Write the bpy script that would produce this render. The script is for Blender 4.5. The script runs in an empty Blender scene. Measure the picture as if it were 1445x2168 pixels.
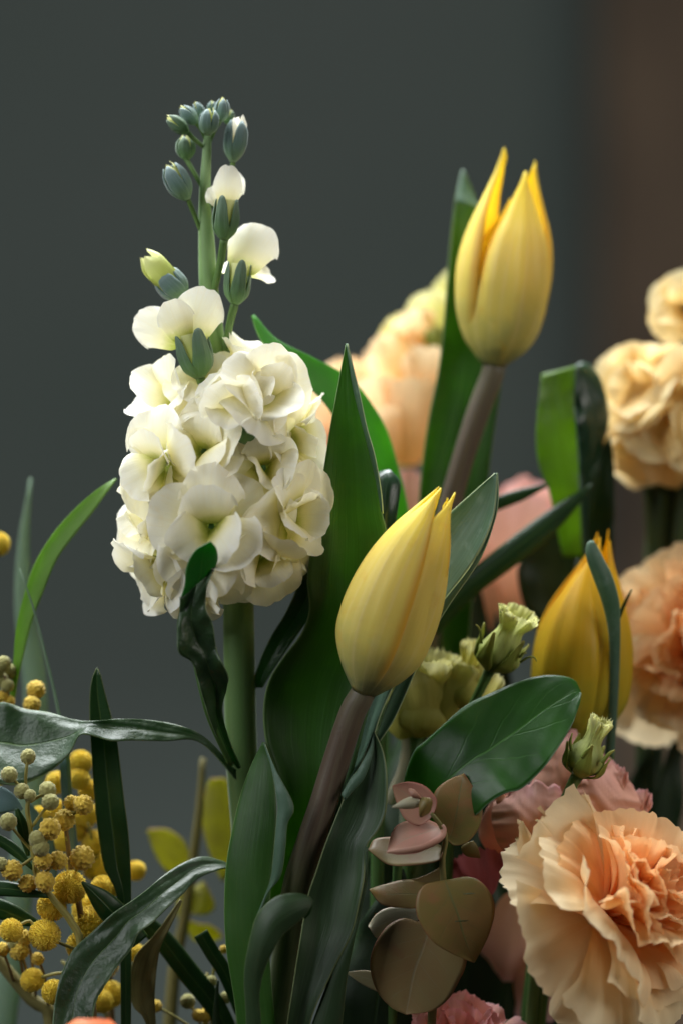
import bpy, math, random
import numpy as np

# ------------------------------------------------------------------ camera, world, lamps, exposure
D = 1.0            # metres from the lens to the plane of the white stock flower
S = 7500.0         # photo pixels per metre in that plane
Z0 = 0.30          # height of the lens
scn = bpy.context.scene
col = scn.collection

cam_data = bpy.data.cameras.new('camera')
cam = bpy.data.objects.new('camera', cam_data)
col.objects.link(cam)
cam.location = (0, -D, Z0)
cam.rotation_euler = (math.radians(90), 0, 0)
cam_data.sensor_fit = 'VERTICAL'
cam_data.sensor_height = 36.0
cam_data.lens = 36.0 * D / (2168 / S)
cam_data.clip_start = 0.05
cam_data.clip_end = 60
cam_data.dof.use_dof = True
cam_data.dof.focus_distance = D + 0.002
cam_data.dof.aperture_fstop = 4.0
cam_data.dof.aperture_blades = 0
scn.camera = cam

world = bpy.data.worlds.new('World')
scn.world = world
world.use_nodes = True
wbg = world.node_tree.nodes['Background']
wbg.inputs['Color'].default_value = (0.85, 0.93, 1.0, 1)
wbg.inputs['Strength'].default_value = 0.028


def area_lamp(name, loc, target, size, power, colour):
    l = bpy.data.lights.new(name, 'AREA')
    l.shape = 'RECTANGLE'
    l.size, l.size_y = size
    l.energy = power
    l.color = colour
    o = bpy.data.objects.new(name, l)
    col.objects.link(o)
    o.location = loc
    from mathutils import Vector
    o.rotation_euler = (Vector(target) - Vector(loc)).to_track_quat('-Z', 'Y').to_euler()
    return o


area_lamp('overhead_window_light', (-0.12, 0.42, 1.10), (0.0, 0.03, 0.36), (0.9, 0.7), 43.0, (0.94, 0.98, 1.0))
area_lamp('left_fill_light', (-1.05, -0.60, 1.0), (0.0, 0.0, 0.36), (0.8, 0.9), 14.0, (0.95, 0.98, 1.0))  # unseen fill lamp added to brighten the front of the bouquet
area_lamp('right_room_light', (1.1, -0.5, 0.75), (0.06, 0.0, 0.30), (0.7, 0.7), 6.0, (1.0, 0.95, 0.88))

scn.view_settings.view_transform = 'Standard'
scn.view_settings.look = 'None'
scn.view_settings.exposure = 0.0
scn.view_settings.gamma = 1.0
scn.view_settings.use_curve_mapping = False
scn.cycles.use_denoising = True
scn.cycles.max_bounces = 10
scn.cycles.diffuse_bounces = 6
scn.cycles.glossy_bounces = 3
scn.cycles.transmission_bounces = 6
scn.cycles.sample_clamp_indirect = 6

# ------------------------------------------------------------------ helpers
rng = np.random.default_rng(7)
rnd = random.Random(11)


def P(px, py, d=0.0):
    """photo pixel at a depth of d centimetres behind the focus plane -> world point"""
    y = d / 100.0
    s = (D + y) / D
    return np.array([(px - 722.5) / S * s, y, Z0 + (1084 - py) / S * s])


def cm(v):
    return v / 100.0


def nrm(v):
    v = np.asarray(v, float)
    n = np.linalg.norm(v)
    return v / n if n > 1e-12 else v


def lin(r, g, b):
    out = []
    for c in (r, g, b):
        c /= 255.0
        out.append(c / 12.92 if c <= 0.04045 else ((c + 0.055) / 1.055) ** 2.4)
    return (*out, 1.0)


def root(name, label, cat, at, group=None):
    o = bpy.data.objects.new(name, None)
    o.empty_display_size = 0.01
    col.objects.link(o)
    o.location = tuple(at)
    o['label'] = label
    o['category'] = cat
    if group:
        o['group'] = group
    return o


def base_of(parent):
    v = np.zeros(3)
    while parent is not None:
        v += np.array(parent.location)
        parent = parent.parent
    return v


def obj(name, verts, faces, mat, parent=None, uv=None, thick=0.0, label=None):
    """one mesh object; verts in world space"""
    verts = np.asarray(verts, float) - base_of(parent)
    me = bpy.data.meshes.new(name)
    me.from_pydata(verts.tolist(), [], faces)
    me.polygons.foreach_set('use_smooth', [True] * len(me.polygons))
    if uv is not None:
        lay = me.uv_layers.new(name='UVMap')
        idx = np.empty(len(me.loops), dtype=np.int32)
        me.loops.foreach_get('vertex_index', idx)
        lay.data.foreach_set('uv', np.asarray(uv, float)[idx].ravel())
    me.materials.append(mat)
    me.update()
    o = bpy.data.objects.new(name, me)
    col.objects.link(o)
    o.parent = parent
    if thick:
        m = o.modifiers.new('thickness', 'SOLIDIFY')
        m.thickness = thick
        m.offset = 0.0
    if label:
        o['label'] = label
    return o


def part_empty(name, parent):
    o = bpy.data.objects.new(name, None)
    o.empty_display_size = 0.005
    col.objects.link(o)
    o.parent = parent
    return o


def grid_faces(nv, nu, closed=False):
    f = []
    for i in range(nv - 1):
        for j in range(nu - 1 if not closed else nu):
            a = i * nu + j
            b = i * nu + (j + 1) % nu
            f.append((a, b, b + nu, a + nu))
    return f


def grid_uv(nv, nu):
    v, u = np.meshgrid(np.linspace(0, 1, nv), np.linspace(0, 1, nu), indexing='ij')
    return np.stack([u.ravel(), v.ravel()], 1)


def spline(pts, n, even=True):
    """Catmull-Rom through pts (k, dim), n samples"""
    p = np.asarray(pts, float)
    k = len(p)
    if k == 1:
        return np.repeat(p, n, 0)
    ext = np.vstack([2 * p[0] - p[1], p, 2 * p[-1] - p[-2]])

    def ev(t):
        t = np.clip(t, 0, k - 1 - 1e-9)
        i = t.astype(int)
        f = (t - i)[:, None]
        a, b, c, d = ext[i], ext[i + 1], ext[i + 2], ext[i + 3]
        return 0.5 * (2 * b + (c - a) * f + (2 * a - 5 * b + 4 * c - d) * f * f + (3 * b - a - 3 * c + d) * f ** 3)
    t = np.linspace(0, k - 1, max(n * 4, 60))
    q = ev(t)
    if not even:
        return ev(np.linspace(0, k - 1, n))
    seg = np.linalg.norm(np.diff(q[:, :min(3, q.shape[1])], axis=0), axis=1)
    s = np.concatenate([[0], np.cumsum(seg)])
    want = np.linspace(0, s[-1], n)
    return ev(np.interp(want, s, t))


def interp(vals, t):
    vals = np.asarray(vals, float)
    if vals.ndim == 0:
        return np.full_like(np.asarray(t, float), float(vals))
    # smooth interpolation of evenly spaced values
    k = len(vals)
    ext = np.concatenate([[2 * vals[0] - vals[1]], vals, [2 * vals[-1] - vals[-2]]])
    x = np.clip(np.asarray(t, float) * (k - 1), 0, k - 1 - 1e-9)
    i = x.astype(int)
    f = x - i
    a, b, c, d = ext[i], ext[i + 1], ext[i + 2], ext[i + 3]
    return 0.5 * (2 * b + (c - a) * f + (2 * a - 5 * b + 4 * c - d) * f * f + (3 * b - a - 3 * c + d) * f ** 3)


def wav(x, seed, freq=1.0, octs=3):
    """smooth pseudo-noise of a coordinate array, about -1..1"""
    r = np.random.default_rng(int(seed) * 7919 + 13)
    out = np.zeros_like(np.asarray(x, float))
    for o in range(octs):
        out += np.sin(np.asarray(x) * freq * (1.7 ** o) * (0.8 + 0.5 * r.random()) * 6.283 + r.random() * 6.283) * 0.6 ** o
    return out / 1.6


def tube(name, path, mat, parent, n=10, m=None, radii=None, cap=True, label=None):
    """path: list of (px, py, d, r_px)"""
    path = np.array(path, float)
    m = m or max(8, 6 * len(path))
    q = spline(path, m)
    pts = np.array([P(a, b, c) for a, b, c, _ in q])
    rad = q[:, 3] / S
    verts = []
    tan = np.gradient(pts, axis=0)
    ref = np.array([0, 1, 0.0])
    for i in range(m):
        t = nrm(tan[i])
        x = nrm(np.cross(t, ref))
        y = np.cross(x, t)
        for j in range(n):
            a = 2 * math.pi * j / n
            verts.append(pts[i] + rad[i] * (math.cos(a) * x + math.sin(a) * y))
    faces = grid_faces(m, n, True)
    if cap:
        faces.append(tuple(range(n - 1, -1, -1)))
        faces.append(tuple((m - 1) * n + j for j in range(n)))
    uv = np.array([[j / n, i / (m - 1)] for i in range(m) for j in range(n)])
    return obj(name, verts, faces, mat, parent, uv, label=label)


def traced(name, L, R, mat, parent, d=0.0, dl=0.0, dr=0.0, bulge=0.0, vee=0.0, wave=0.0, wfreq=2.5,
           nv=40, nu=13, thick=0.0004, seed=1, crease=None, label=None, crown=0.0):
    """leaf between a left and a right edge (photo pixels, base to tip) with real depth:
    d depth along the leaf, dl/dr depth offsets of either edge, bulge/vee depth of the middle
    as a share of the row's width, wave a ripple of the edges, crease (u, cm) a folded strip."""
    def with_d(pts):
        return np.array([(p + (0.0,))[:3] if len(p) == 2 else p for p in [tuple(x) for x in pts]], float)
    a = spline(with_d(L), nv)
    b = spline(with_d(R), nv)
    t = np.linspace(0, 1, nv)
    dd = interp(d, t)
    a[:, 2] += dd + interp(dl, t)
    b[:, 2] += dd + interp(dr, t)
    u = np.linspace(0, 1, nu)
    verts = np.zeros((nv, nu, 3))
    bl = interp(bulge, t)
    vl = interp(vee, t)
    for i in range(nv):
        w = math.hypot(*(b[i, :2] - a[i, :2])) / 75.0
        for j, uu in enumerate(u):
            p = a[i] * (1 - uu) + b[i] * uu
            p[2] += bl[i] * w * 4 * uu * (1 - uu) + vl[i] * w * (1 - abs(2 * uu - 1))
            if crease is not None:
                cu, cd = crease
                e = max(0.0, 1 - abs(uu - cu) / 0.12)
                p[2] += cd * e * e * (3 - 2 * e) * min(1, w)
            if wave:
                e = abs(2 * uu - 1) ** 1.6
                sgn = 0 if uu < 0.5 else 5
                p[2] += wave * e * float(wav(t[i], seed * 3 + sgn, wfreq)) * min(1, w * 1.2)
                p[2] += 0.25 * wave * float(wav(t[i] * 0.7 + uu * 0.5, seed * 3 + 9, wfreq)) * min(1, w)
            if crown:
                p[1] -= (crown * 4 * uu * (1 - uu) + crown * 0.45 * float(wav(uu, seed + 6, 2.4))) * t[i] ** 5
            verts[i, j] = P(*p)
    if mat.name.startswith('eucalyptus'):
        thick = 0.00015
    return obj(name, verts.reshape(-1, 3), grid_faces(nv, nu), mat, parent, grid_uv(nv, nu), thick, label)


def blade(name, path, widths, mat, parent, roll=0.0, cup=0.12, wave=0.0, nv=36, nu=9, thick=0.0004, seed=1, wfreq=2.0,
          shape=None, label=None):
    """strap leaf along a path of (px, py, d); widths in px, roll in degrees turns it about its length"""
    q = spline(path, nv)
    pts = np.array([P(*x) for x in q])
    t = np.linspace(0, 1, nv)
    w = np.clip(interp(widths, t), 0.4, None) / S / 2
    ro = np.radians(interp(roll, t))
    tan = np.gradient(pts, axis=0)
    u = np.linspace(-1, 1, nu)
    verts = np.zeros((nv, nu, 3))
    view = np.array([0, 1.0, 0])
    for i in range(nv):
        tt = nrm(tan[i])
        x = nrm(np.cross(tt, view))
        y = np.cross(x, tt)
        xs = math.cos(ro[i]) * x + math.sin(ro[i]) * y
        ys = np.cross(xs, tt)
        for j, uu in enumerate(u):
            off = cup * w[i] * 2 * (uu * uu)
            if wave:
                off += cm(wave) * abs(uu) ** 1.5 * float(wav(t[i], seed * 3 + (uu > 0), wfreq))
            verts[i, j] = pts[i] + xs * w[i] * uu + ys * off
    return obj(name, verts.reshape(-1, 3), grid_faces(nv, nu), mat, parent, grid_uv(nv, nu), thick, label)


def petal(name, base, direc, up, L, W, mat, parent, g0=0.25, ga=0.7, corner=0.4, cp=2.4, bend=(0, 0.3, 0.3), cup=0.15,
          ruf=0.0, rfreq=2.0, serr=0.0, sfreq=9.0, pleat=0.0, pfreq=3.0, twist=0.0, notch=0.0, seed=1, nv=15, nu=17, close=0.0, oval=0.55,
          thick=0.0, label=None):
    """free petal: base point, direction it leaves in, upper side; L, W(half) in cm; bend in radians (bends away from up)"""
    base = np.asarray(base, float)
    dvec = nrm(direc)
    upv = np.asarray(up, float)
    upv = nrm(upv - dvec * np.dot(upv, dvec))
    side = np.cross(dvec, upv)
    L, W = cm(L), cm(W)
    v = np.linspace(0, 1, nv)
    ang = np.zeros(nv)
    for k, b in enumerate(bend):
        ang = ang + b * v ** k
    dv = L / (nv - 1)
    cx = np.concatenate([[0], np.cumsum(np.cos((ang[1:] + ang[:-1]) / 2) * dv)])
    cz = np.concatenate([[0], np.cumsum(-np.sin((ang[1:] + ang[:-1]) / 2) * dv)])
    u = np.sin(np.linspace(-1, 1, nu) * math.pi / 2) if oval else np.linspace(-1, 1, nu)
    U, V = np.meshgrid(u, v)
    g = g0 + (1 - g0) * V ** ga
    r = np.random.default_rng(seed + 100)
    end = 1 - corner * np.abs(U) ** cp - notch * np.exp(-(U / 0.22) ** 2)
    if oval:
        end = 1 - oval * (1 - np.sqrt(np.clip(1 - U * U, 0, 1))) - notch * np.exp(-(U / 0.22) ** 2)
    end = end + 0.018 * wav(U, seed + 17, 1.6)
    if serr:
        ph = U * sfreq + r.random() * 6 + 0.35 * wav(U, seed + 21, 1.2)
        tri = np.abs((ph % 1) - 0.5) * 2
        end = end + serr * (tri - 0.5) * (0.5 + 0.7 * wav(U, seed + 3, 2.1) ** 2)
    vv = V * (1 + (end - 1) * np.clip(V, 0, 1) ** 1.2)
    X = W * U * g * (1 - close * V ** 6)
    # along the bent midline
    s = vv * (nv - 1)
    i0 = np.clip(s.astype(int), 0, nv - 2)
    f = s - i0
    Y = cx[i0] * (1 - f) + cx[i0 + 1] * f
    Zc = cz[i0] * (1 - f) + cz[i0 + 1] * f
    A = ang[i0]
    off = cup * W * U * U * g
    if ruf:
        off = off + cm(ruf) * V ** 2 * (wav(U * 0.5 + 0.13 * V, seed, rfreq) * (0.35 + 0.65 * np.abs(U)) + 0.5 * wav(V + U * 0.3, seed + 5, rfreq * 0.6) * np.abs(U))
    if ruf:
        off = off + cm(ruf) * 0.12 * V ** 4 * wav(U, seed + 31, rfreq * 3.2)
    if pleat:
        off = off + cm(pleat) * V ** 1.3 * np.sin(U * pfreq * 3.14 + seed + 0.8 * wav(V, seed + 8, 0.5)) * (0.5 + 0.5 * wav(U, seed + 2, 0.7))
    if twist:
        X, off = X * np.cos(twist * V) - off * np.sin(twist * V), X * np.sin(twist * V) + off * np.cos(twist * V)
    nxs = np.sin(A)
    ncs = np.cos(A)
    pts = (base + X[..., None] * side + (Y + off * nxs)[..., None] * dvec + (Zc + off * ncs)[..., None] * upv)
    return obj(name, pts.reshape(-1, 3), grid_faces(nv, nu), mat, parent, grid_uv(nv, nu), thick, label)


def wrap_petal(name, base, axis, L, Rv, Hv, a0, mat, parent, k=1.0, lean=0.0, ridge=0.0, frill=0.0, ffreq=3.0, serr=0.0,
               sfreq=8.0, tipx=(0, 0), seed=1, nv=26, nu=19, vend=1.0, bow=(0, 0, 0), vstart=0.0, edge=0.0, thick=0.0, wob=0.03, rib=0.0):
    """petal or sepal wrapped round an axis. Rv radius profile in cm, Hv half-angle profile in degrees,
    a0 direction in degrees (0 = towards the lens, 90 = photo right)"""
    base = np.asarray(base, float)
    ax = nrm(axis)
    f = np.array([0, -1.0, 0])
    f = nrm(f - ax * np.dot(f, ax))
    r = nrm(np.cross(ax, -f))
    if r[0] < 0:
        r = -r
    v = np.linspace(vstart, 1, nv)
    u = np.linspace(-1, 1, nu)
    U, V = np.meshgrid(u, v)
    R = interp(Rv, V.ravel()).reshape(V.shape) / 100.0 * k
    H = np.radians(interp(Hv, V.ravel()).reshape(V.shape))
    ang = math.radians(a0) + U * H
    R = R * (1 + lean * U + ridge * np.exp(-(U / 0.16) ** 2) * np.sin(V * 3.14) + edge * np.abs(U) ** 4)
    R = R * (1 + wob * wav(V * 0.8 + U * 0.35, seed, 1.0) + rib * np.sin(U * 11 + seed) * np.sin(V * 3.14))
    hv = V * vend
    if serr:
        rr = np.random.default_rng(seed + 40)
        ph = U * sfreq + rr.random() * 5
        hv = hv + serr * (np.abs((ph % 1) - 0.5) * 2 - 0.5) * V ** 5 * (0.6 + 0.5 * wav(U, seed + 2, 1.3))
    hv = hv - 0.04 * np.abs(U) ** 2 * V ** 6
    if frill:
        R = R + cm(frill) * V ** 5 * wav(U, seed + 4, ffreq)
    b = np.asarray(bow, float)
    pts = (base + (hv * cm(L))[..., None] * ax + (R * np.cos(ang))[..., None] * f + (R * np.sin(ang))[..., None] * r
           + (np.sin(V * math.pi) / 100.0)[..., None] * b
           + (V ** 5)[..., None] * (tipx[0] / 100.0 * r + tipx[1] / 100.0 * f))
    return obj(name, pts.reshape(-1, 3), grid_faces(nv, nu), mat, parent, grid_uv(nv, nu), thick)


# ------------------------------------------------------------------ materials
def new_mat(name):
    m = bpy.data.materials.new(name)
    m.use_nodes = True
    nt = m.node_tree
    nt.nodes.clear()
    return m, nt


class NT:
    def __init__(self, nt):
        self.nt = nt

    def n(self, kind, **kw):
        x = self.nt.nodes.new(kind)
        for k, v in kw.items():
            setattr(x, k, v)
        return x

    def put(self, node, key, val):
        if isinstance(val, bpy.types.NodeSocket):
            self.nt.links.new(val, node.inputs[key])
        else:
            node.inputs[key].default_value = val

    def math(self, op, a, b=None, c=None, clamp=False):
        x = self.n('ShaderNodeMath', operation=op)
        x.use_clamp = clamp
        self.put(x, 0, a)
        if b is not None:
            self.put(x, 1, b)
        if c is not None:
            self.put(x, 2, c)
        return x.outputs[0]

    def step(self, val, a, b):
        x = self.n('ShaderNodeMapRange', interpolation_type='SMOOTHSTEP')
        self.put(x, 'Value', val)
        x.inputs['From Min'].default_value = a
        x.inputs['From Max'].default_value = b
        return x.outputs[0]

    def mix(self, fac, a, b):
        x = self.n('ShaderNodeMix', data_type='RGBA')
        self.put(x, 0, fac)
        self.put(x, 6, a)
        self.put(x, 7, b)
        return x.outputs[2]

    def noise(self, vec, scale, detail=3.0, rough=0.55):
        x = self.n('ShaderNodeTexNoise')
        if vec is not None:
            self.nt.links.new(vec, x.inputs['Vector'])
        x.inputs['Scale'].default_value = scale
        x.inputs['Detail'].default_value = detail
        x.inputs['Roughness'].default_value = rough
        return x.outputs['Fac']

    def ramp(self, val, stops):
        x = self.n('ShaderNodeValToRGB')
        self.nt.links.new(val, x.inputs[0])
        e = x.color_ramp.elements
        while len(e) < len(stops):
            e.new(0.5)
        for el, (p, c) in zip(e, stops):
            el.position = p
            el.color = c
        return x.outputs[0]

    def uv(self):
        t = self.n('ShaderNodeUVMap')
        s = self.n('ShaderNodeSeparateXYZ')
        self.nt.links.new(t.outputs[0], s.inputs[0])
        return s.outputs[0], s.outputs[1]

    def obj(self):
        return self.n('ShaderNodeTexCoord').outputs['Object']

    def comb(self, x, y, z=0.0):
        c = self.n('ShaderNodeCombineXYZ')
        self.put(c, 0, x)
        self.put(c, 1, y)
        self.put(c, 2, z)
        return c.outputs[0]

    def finish(self, colour, trans, tfac, rough, spec, height=None, bump=0.3, bdist=0.0005, sheen=0.0, coat=0.0):
        p = self.n('ShaderNodeBsdfPrincipled')
        self.put(p, 'Base Color', colour)
        self.put(p, 'Roughness', rough)
        self.put(p, 'Specular IOR Level', spec)
        if sheen:
            p.inputs['Sheen Weight'].default_value = sheen
            p.inputs['Sheen Roughness'].default_value = 0.5
        if coat:
            p.inputs['Coat Weight'].default_value = coat
            p.inputs['Coat Roughness'].default_value = 0.25
        bn = None
        if height is not None:
            b = self.n('ShaderNodeBump')
            b.inputs['Strength'].default_value = bump
            b.inputs['Distance'].default_value = bdist
            self.nt.links.new(height, b.inputs['Height'])
            bn = b.outputs[0]
            self.nt.links.new(bn, p.inputs['Normal'])
        out = self.n('ShaderNodeOutputMaterial')
        if tfac:
            t = self.n('ShaderNodeBsdfTranslucent')
            self.put(t, 'Color', trans)
            if bn is not None:
                self.nt.links.new(bn, t.inputs['Normal'])
            m = self.n('ShaderNodeMixShader')
            self.put(m, 0, tfac)
            self.nt.links.new(p.outputs[0], m.inputs[1])
            self.nt.links.new(t.outputs[0], m.inputs[2])
            self.nt.links.new(m.outputs[0], out.inputs[0])
        else:
            self.nt.links.new(p.outputs[0], out.inputs[0])


def leaf_mat(name, c1, c2, trans, veins='parallel', edge=None, vein_c=None, rough=0.42, spec=0.45, tfac=0.45, bump=0.35,
             nveins=7, slope=1.1, coat=0.0, blotch=None, mid=0.02, edge_w=0.955, wrinkle=0.0):
    m, nt = new_mat(name)
    k = NT(nt)
    u, v = k.uv()
    oc = k.obj()
    ac = k.math('ABSOLUTE', k.math('SUBTRACT', u, 0.5))       # 0 at the midrib, 0.5 at the edge
    big = k.step(k.noise(oc, 70.0, 4), 0.3, 0.7)
    c = k.mix(big, c1, c2)
    height = None
    vc = vein_c or c2
    if veins == 'parallel':
        vec = k.comb(k.math('MULTIPLY', u, 46.0), k.math('MULTIPLY', v, 1.6))
        n1 = k.noise(vec, 1.0, 3, 0.6)
        c = k.mix(k.math('MULTIPLY', k.step(n1, 0.42, 0.72), 0.55), c, vc)
        height = n1
    elif veins == 'pinnate':
        wob = k.math('MULTIPLY', k.noise(oc, 120.0, 2), 0.22)
        t = k.math('SUBTRACT', k.math('MULTIPLY', k.math('ADD', v, k.math('MULTIPLY', wob, 0.3)), float(nveins)), k.math('MULTIPLY', k.math('POWER', ac, 0.85), slope * 6))
        sidev = k.math('GREATER_THAN', u, 0.5)
        t = k.math('ADD', t, k.math('MULTIPLY', sidev, 0.43))
        fr = k.math('ABSOLUTE', k.math('SUBTRACT', k.math('FRACT', t), 0.5))
        vm = k.step(fr, 0.06, 0.0)
        vm = k.math('MULTIPLY', vm, k.step(ac, 0.46, 0.2))
        mm = k.step(ac, mid, mid * 0.35)
        allv = k.math('MAXIMUM', k.math('MULTIPLY', vm, 0.42), mm)
        c = k.mix(allv, c, vc)
        fine = k.noise(oc, 900.0, 3)
        height = k.math('SUBTRACT', k.math('MULTIPLY', fine, 0.25), k.math('MULTIPLY', allv, 0.8))
    else:
        mm = k.step(ac, mid, mid * 0.3)
        c = k.mix(k.math('MULTIPLY', mm, 0.8), c, vc)
        fine = k.noise(oc, 700.0, 4)
        height = k.math('SUBTRACT', k.math('MULTIPLY', fine, 0.5), mm)
    if blotch:
        bm = k.step(k.noise(oc, 160.0, 5, 0.65), 0.52, 0.68)
        c = k.mix(k.math('MULTIPLY', bm, 0.6), c, blotch)
    if wrinkle:
        wn = k.noise(oc, 260.0, 3, 0.6)
        height = k.math('ADD', height, k.math('MULTIPLY', wn, wrinkle))
    if edge:
        em = k.step(k.math('MULTIPLY', ac, 2.0), edge_w, 0.995)
        c = k.mix(em, c, edge)
    tr = k.mix(k.math('MULTIPLY', big, 0.5), trans, c2)
    rg = k.math('ADD', k.math('MULTIPLY', k.noise(oc, 350.0, 3), 0.18), rough - 0.09)
    k.finish(c, tr, tfac, rg, spec, height, bump, 0.0004, coat=coat)
    return m


def petal_mat(name, stops, tr_stops=None, tfac=0.42, veins=0.25, vein_c=(1, 1, 1, 1), rough=0.55, spec=0.25, bump=0.4, sheen=0.0,
              blotch=None, vfreq=26.0, edge=None, margin=None):
    m, nt = new_mat(name)
    k = NT(nt)
    u, v = k.uv()
    oc = k.obj()
    nz = k.noise(oc, 130.0, 4)
    vv = k.math('ADD', v, k.math('MULTIPLY', k.math('SUBTRACT', nz, 0.5), 0.35))
    c = k.ramp(vv, stops)
    vec = k.comb(k.math('MULTIPLY', u, vfreq), k.math('MULTIPLY', v, 1.3))
    n1 = k.noise(vec, 1.0, 3, 0.6)
    c = k.mix(k.math('MULTIPLY', k.step(n1, 0.45, 0.75), veins), c, vein_c)
    if blotch:
        bm = k.step(k.noise(oc, 220.0, 5, 0.65), 0.55, 0.72)
        c = k.mix(k.math('MULTIPLY', bm, 0.4), c, blotch)
    if edge:
        ac = k.math('ABSOLUTE', k.math('SUBTRACT', u, 0.5))
        em = k.math('MAXIMUM', k.step(v, 0.93, 1.0), k.step(ac, 0.46, 0.5))
        c = k.mix(em, c, edge)
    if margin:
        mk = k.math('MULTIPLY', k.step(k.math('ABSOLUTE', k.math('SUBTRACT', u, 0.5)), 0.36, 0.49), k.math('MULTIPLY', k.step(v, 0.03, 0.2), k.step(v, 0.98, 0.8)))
        c = k.mix(k.math('MULTIPLY', mk, 0.75), c, margin)  # orange glow of the crease between petals, painted onto their margins
    t = k.ramp(vv, tr_stops) if tr_stops else c
    fine = k.noise(oc, 1100.0, 3)
    h = k.math('ADD', k.math('MULTIPLY', n1, 0.8), k.math('MULTIPLY', fine, 0.35))
    k.finish(c, t, tfac, rough, spec, h, bump, 0.0003, sheen=sheen)
    return m


def stem_mat(name, stops, rough=0.5):
    m, nt = new_mat(name)
    k = NT(nt)
    u, v = k.uv()
    oc = k.obj()
    vv = k.math('ADD', v, k.math('MULTIPLY', k.math('SUBTRACT', k.noise(oc, 60.0, 3), 0.5), 0.12))
    c = k.ramp(vv, stops)
    n = k.noise(k.comb(k.math('MULTIPLY', u, 16.0), k.math('MULTIPLY', v, 5.0)), 1.0, 4)
    c = k.mix(k.math('MULTIPLY', k.step(n, 0.4, 0.75), 0.16), c, lin(150, 150, 120))
    k.finish(c, c, 0.0, rough, 0.35, k.noise(oc, 1200.0, 3), 0.3, 0.0003, sheen=0.15)
    return m


def simple_mat(name, c1, c2, rough=0.5, spec=0.35, scale=200.0, bump=0.3, tfac=0.0, trans=None, streak=False, sheen=0.0):
    m, nt = new_mat(name)
    k = NT(nt)
    oc = k.obj()
    n = k.noise(oc, scale, 4)
    if streak:
        u, v = k.uv()
        n = k.noise(k.comb(k.math('MULTIPLY', u, 14.0), k.math('MULTIPLY', v, 3.0)), 1.0, 4)
    c = k.mix(k.step(n, 0.3, 0.7), c1, c2)
    k.finish(c, trans or c2, tfac, rough, spec, k.noise(oc, scale * 5, 3), bump, 0.0003, sheen=sheen)
    return m

# tulip leaves, stock leaves and so on
M = {}
M['tulip_leaf'] = leaf_mat('tulip leaf', lin(44, 76, 32), lin(60, 98, 40), lin(116, 164, 62), 'parallel', edge=lin(124, 148, 100), vein_c=lin(72, 114, 56), edge_w=0.965, rough=0.48, tfac=0.42)
M['tulip_leaf_grey'] = leaf_mat('tulip leaf grey', lin(92, 120, 102), lin(74, 106, 80), lin(110, 150, 80), 'parallel', edge=lin(178, 196, 150), vein_c=lin(108, 138, 118), rough=0.40, tfac=0.30, blotch=lin(122, 146, 132))
M['tulip_leaf_deep'] = leaf_mat('tulip leaf deep', lin(42, 64, 38), lin(54, 76, 44), lin(80, 110, 50), 'parallel', edge_w=0.968, edge=lin(116, 128, 86), vein_c=lin(70, 100, 64), rough=0.45, tfac=0.25)
M['broad_leaf'] = leaf_mat('broad leaf', lin(54, 112, 44), lin(74, 138, 54), lin(130, 196, 70), 'parallel', edge=lin(140, 180, 130), vein_c=lin(74, 150, 60), rough=0.5, tfac=0.5)
M['stock_leaf'] = leaf_mat('stock leaf', lin(40, 62, 36), lin(54, 78, 46), lin(70, 150, 36), 'mid', edge=lin(110, 130, 96), vein_c=lin(84, 112, 60), rough=0.42, spec=0.5, tfac=0.3, blotch=lin(60, 82, 60), bump=0.7, wrinkle=1.6)
M['stock_leaf_backlit'] = leaf_mat('stock leaf backlit', lin(36, 96, 40), lin(48, 120, 44), lin(60, 190, 40), 'mid', edge=lin(150, 176, 140), vein_c=lin(80, 140, 60), rough=0.45, tfac=0.45)  # tip with light behind it, the brightness put into the leaf colour
M['strap_dark'] = leaf_mat('strap dark', lin(28, 58, 24), lin(36, 70, 28), lin(50, 110, 20), 'mid', edge=lin(96, 104, 58), vein_c=lin(74, 100, 48), rough=0.4, tfac=0.3, mid=0.045)
M['strap_light'] = leaf_mat('strap light', lin(94, 124, 46), lin(108, 142, 56), lin(160, 200, 84), 'parallel', edge=lin(130, 150, 90), vein_c=lin(92, 150, 56), rough=0.5, tfac=0.5)
M['strap_dusty'] = leaf_mat('strap dusty', lin(140, 160, 140), lin(124, 146, 126), lin(120, 160, 110), 'parallel', vein_c=lin(130, 154, 134), rough=0.6, tfac=0.35)
M['strap_blue'] = leaf_mat('strap blue', lin(104, 130, 134), lin(90, 118, 118), lin(100, 140, 110), 'parallel', vein_c=lin(112, 138, 138), rough=0.6, tfac=0.3)
M['ruscus'] = leaf_mat('glossy leaf', lin(38, 76, 30), lin(54, 104, 36), lin(112, 186, 50), 'pinnate', edge=lin(130, 156, 132), vein_c=lin(72, 124, 50), rough=0.38, spec=0.5, tfac=0.48, bump=0.25, nveins=5, slope=0.55, mid=0.018, edge_w=0.97)
M['folded'] = leaf_mat('folded leaf', lin(84, 112, 36), lin(100, 132, 44), lin(160, 196, 60), 'mid', edge=lin(120, 140, 100), vein_c=lin(110, 150, 70), rough=0.5, tfac=0.5)  # backlit half of the leaf, light coming through put into a lighter green
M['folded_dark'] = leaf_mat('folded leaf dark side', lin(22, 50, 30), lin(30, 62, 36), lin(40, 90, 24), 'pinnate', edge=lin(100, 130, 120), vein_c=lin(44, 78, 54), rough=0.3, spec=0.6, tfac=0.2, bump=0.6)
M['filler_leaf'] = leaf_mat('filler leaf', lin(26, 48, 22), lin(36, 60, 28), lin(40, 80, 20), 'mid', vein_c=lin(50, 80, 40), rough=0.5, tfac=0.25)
M['olive_leaf'] = leaf_mat('olive leaf', lin(150, 150, 52), lin(136, 132, 60), lin(200, 200, 60), 'mid', vein_c=lin(170, 160, 90), rough=0.55, tfac=0.45, edge=lin(160, 110, 70))
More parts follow.
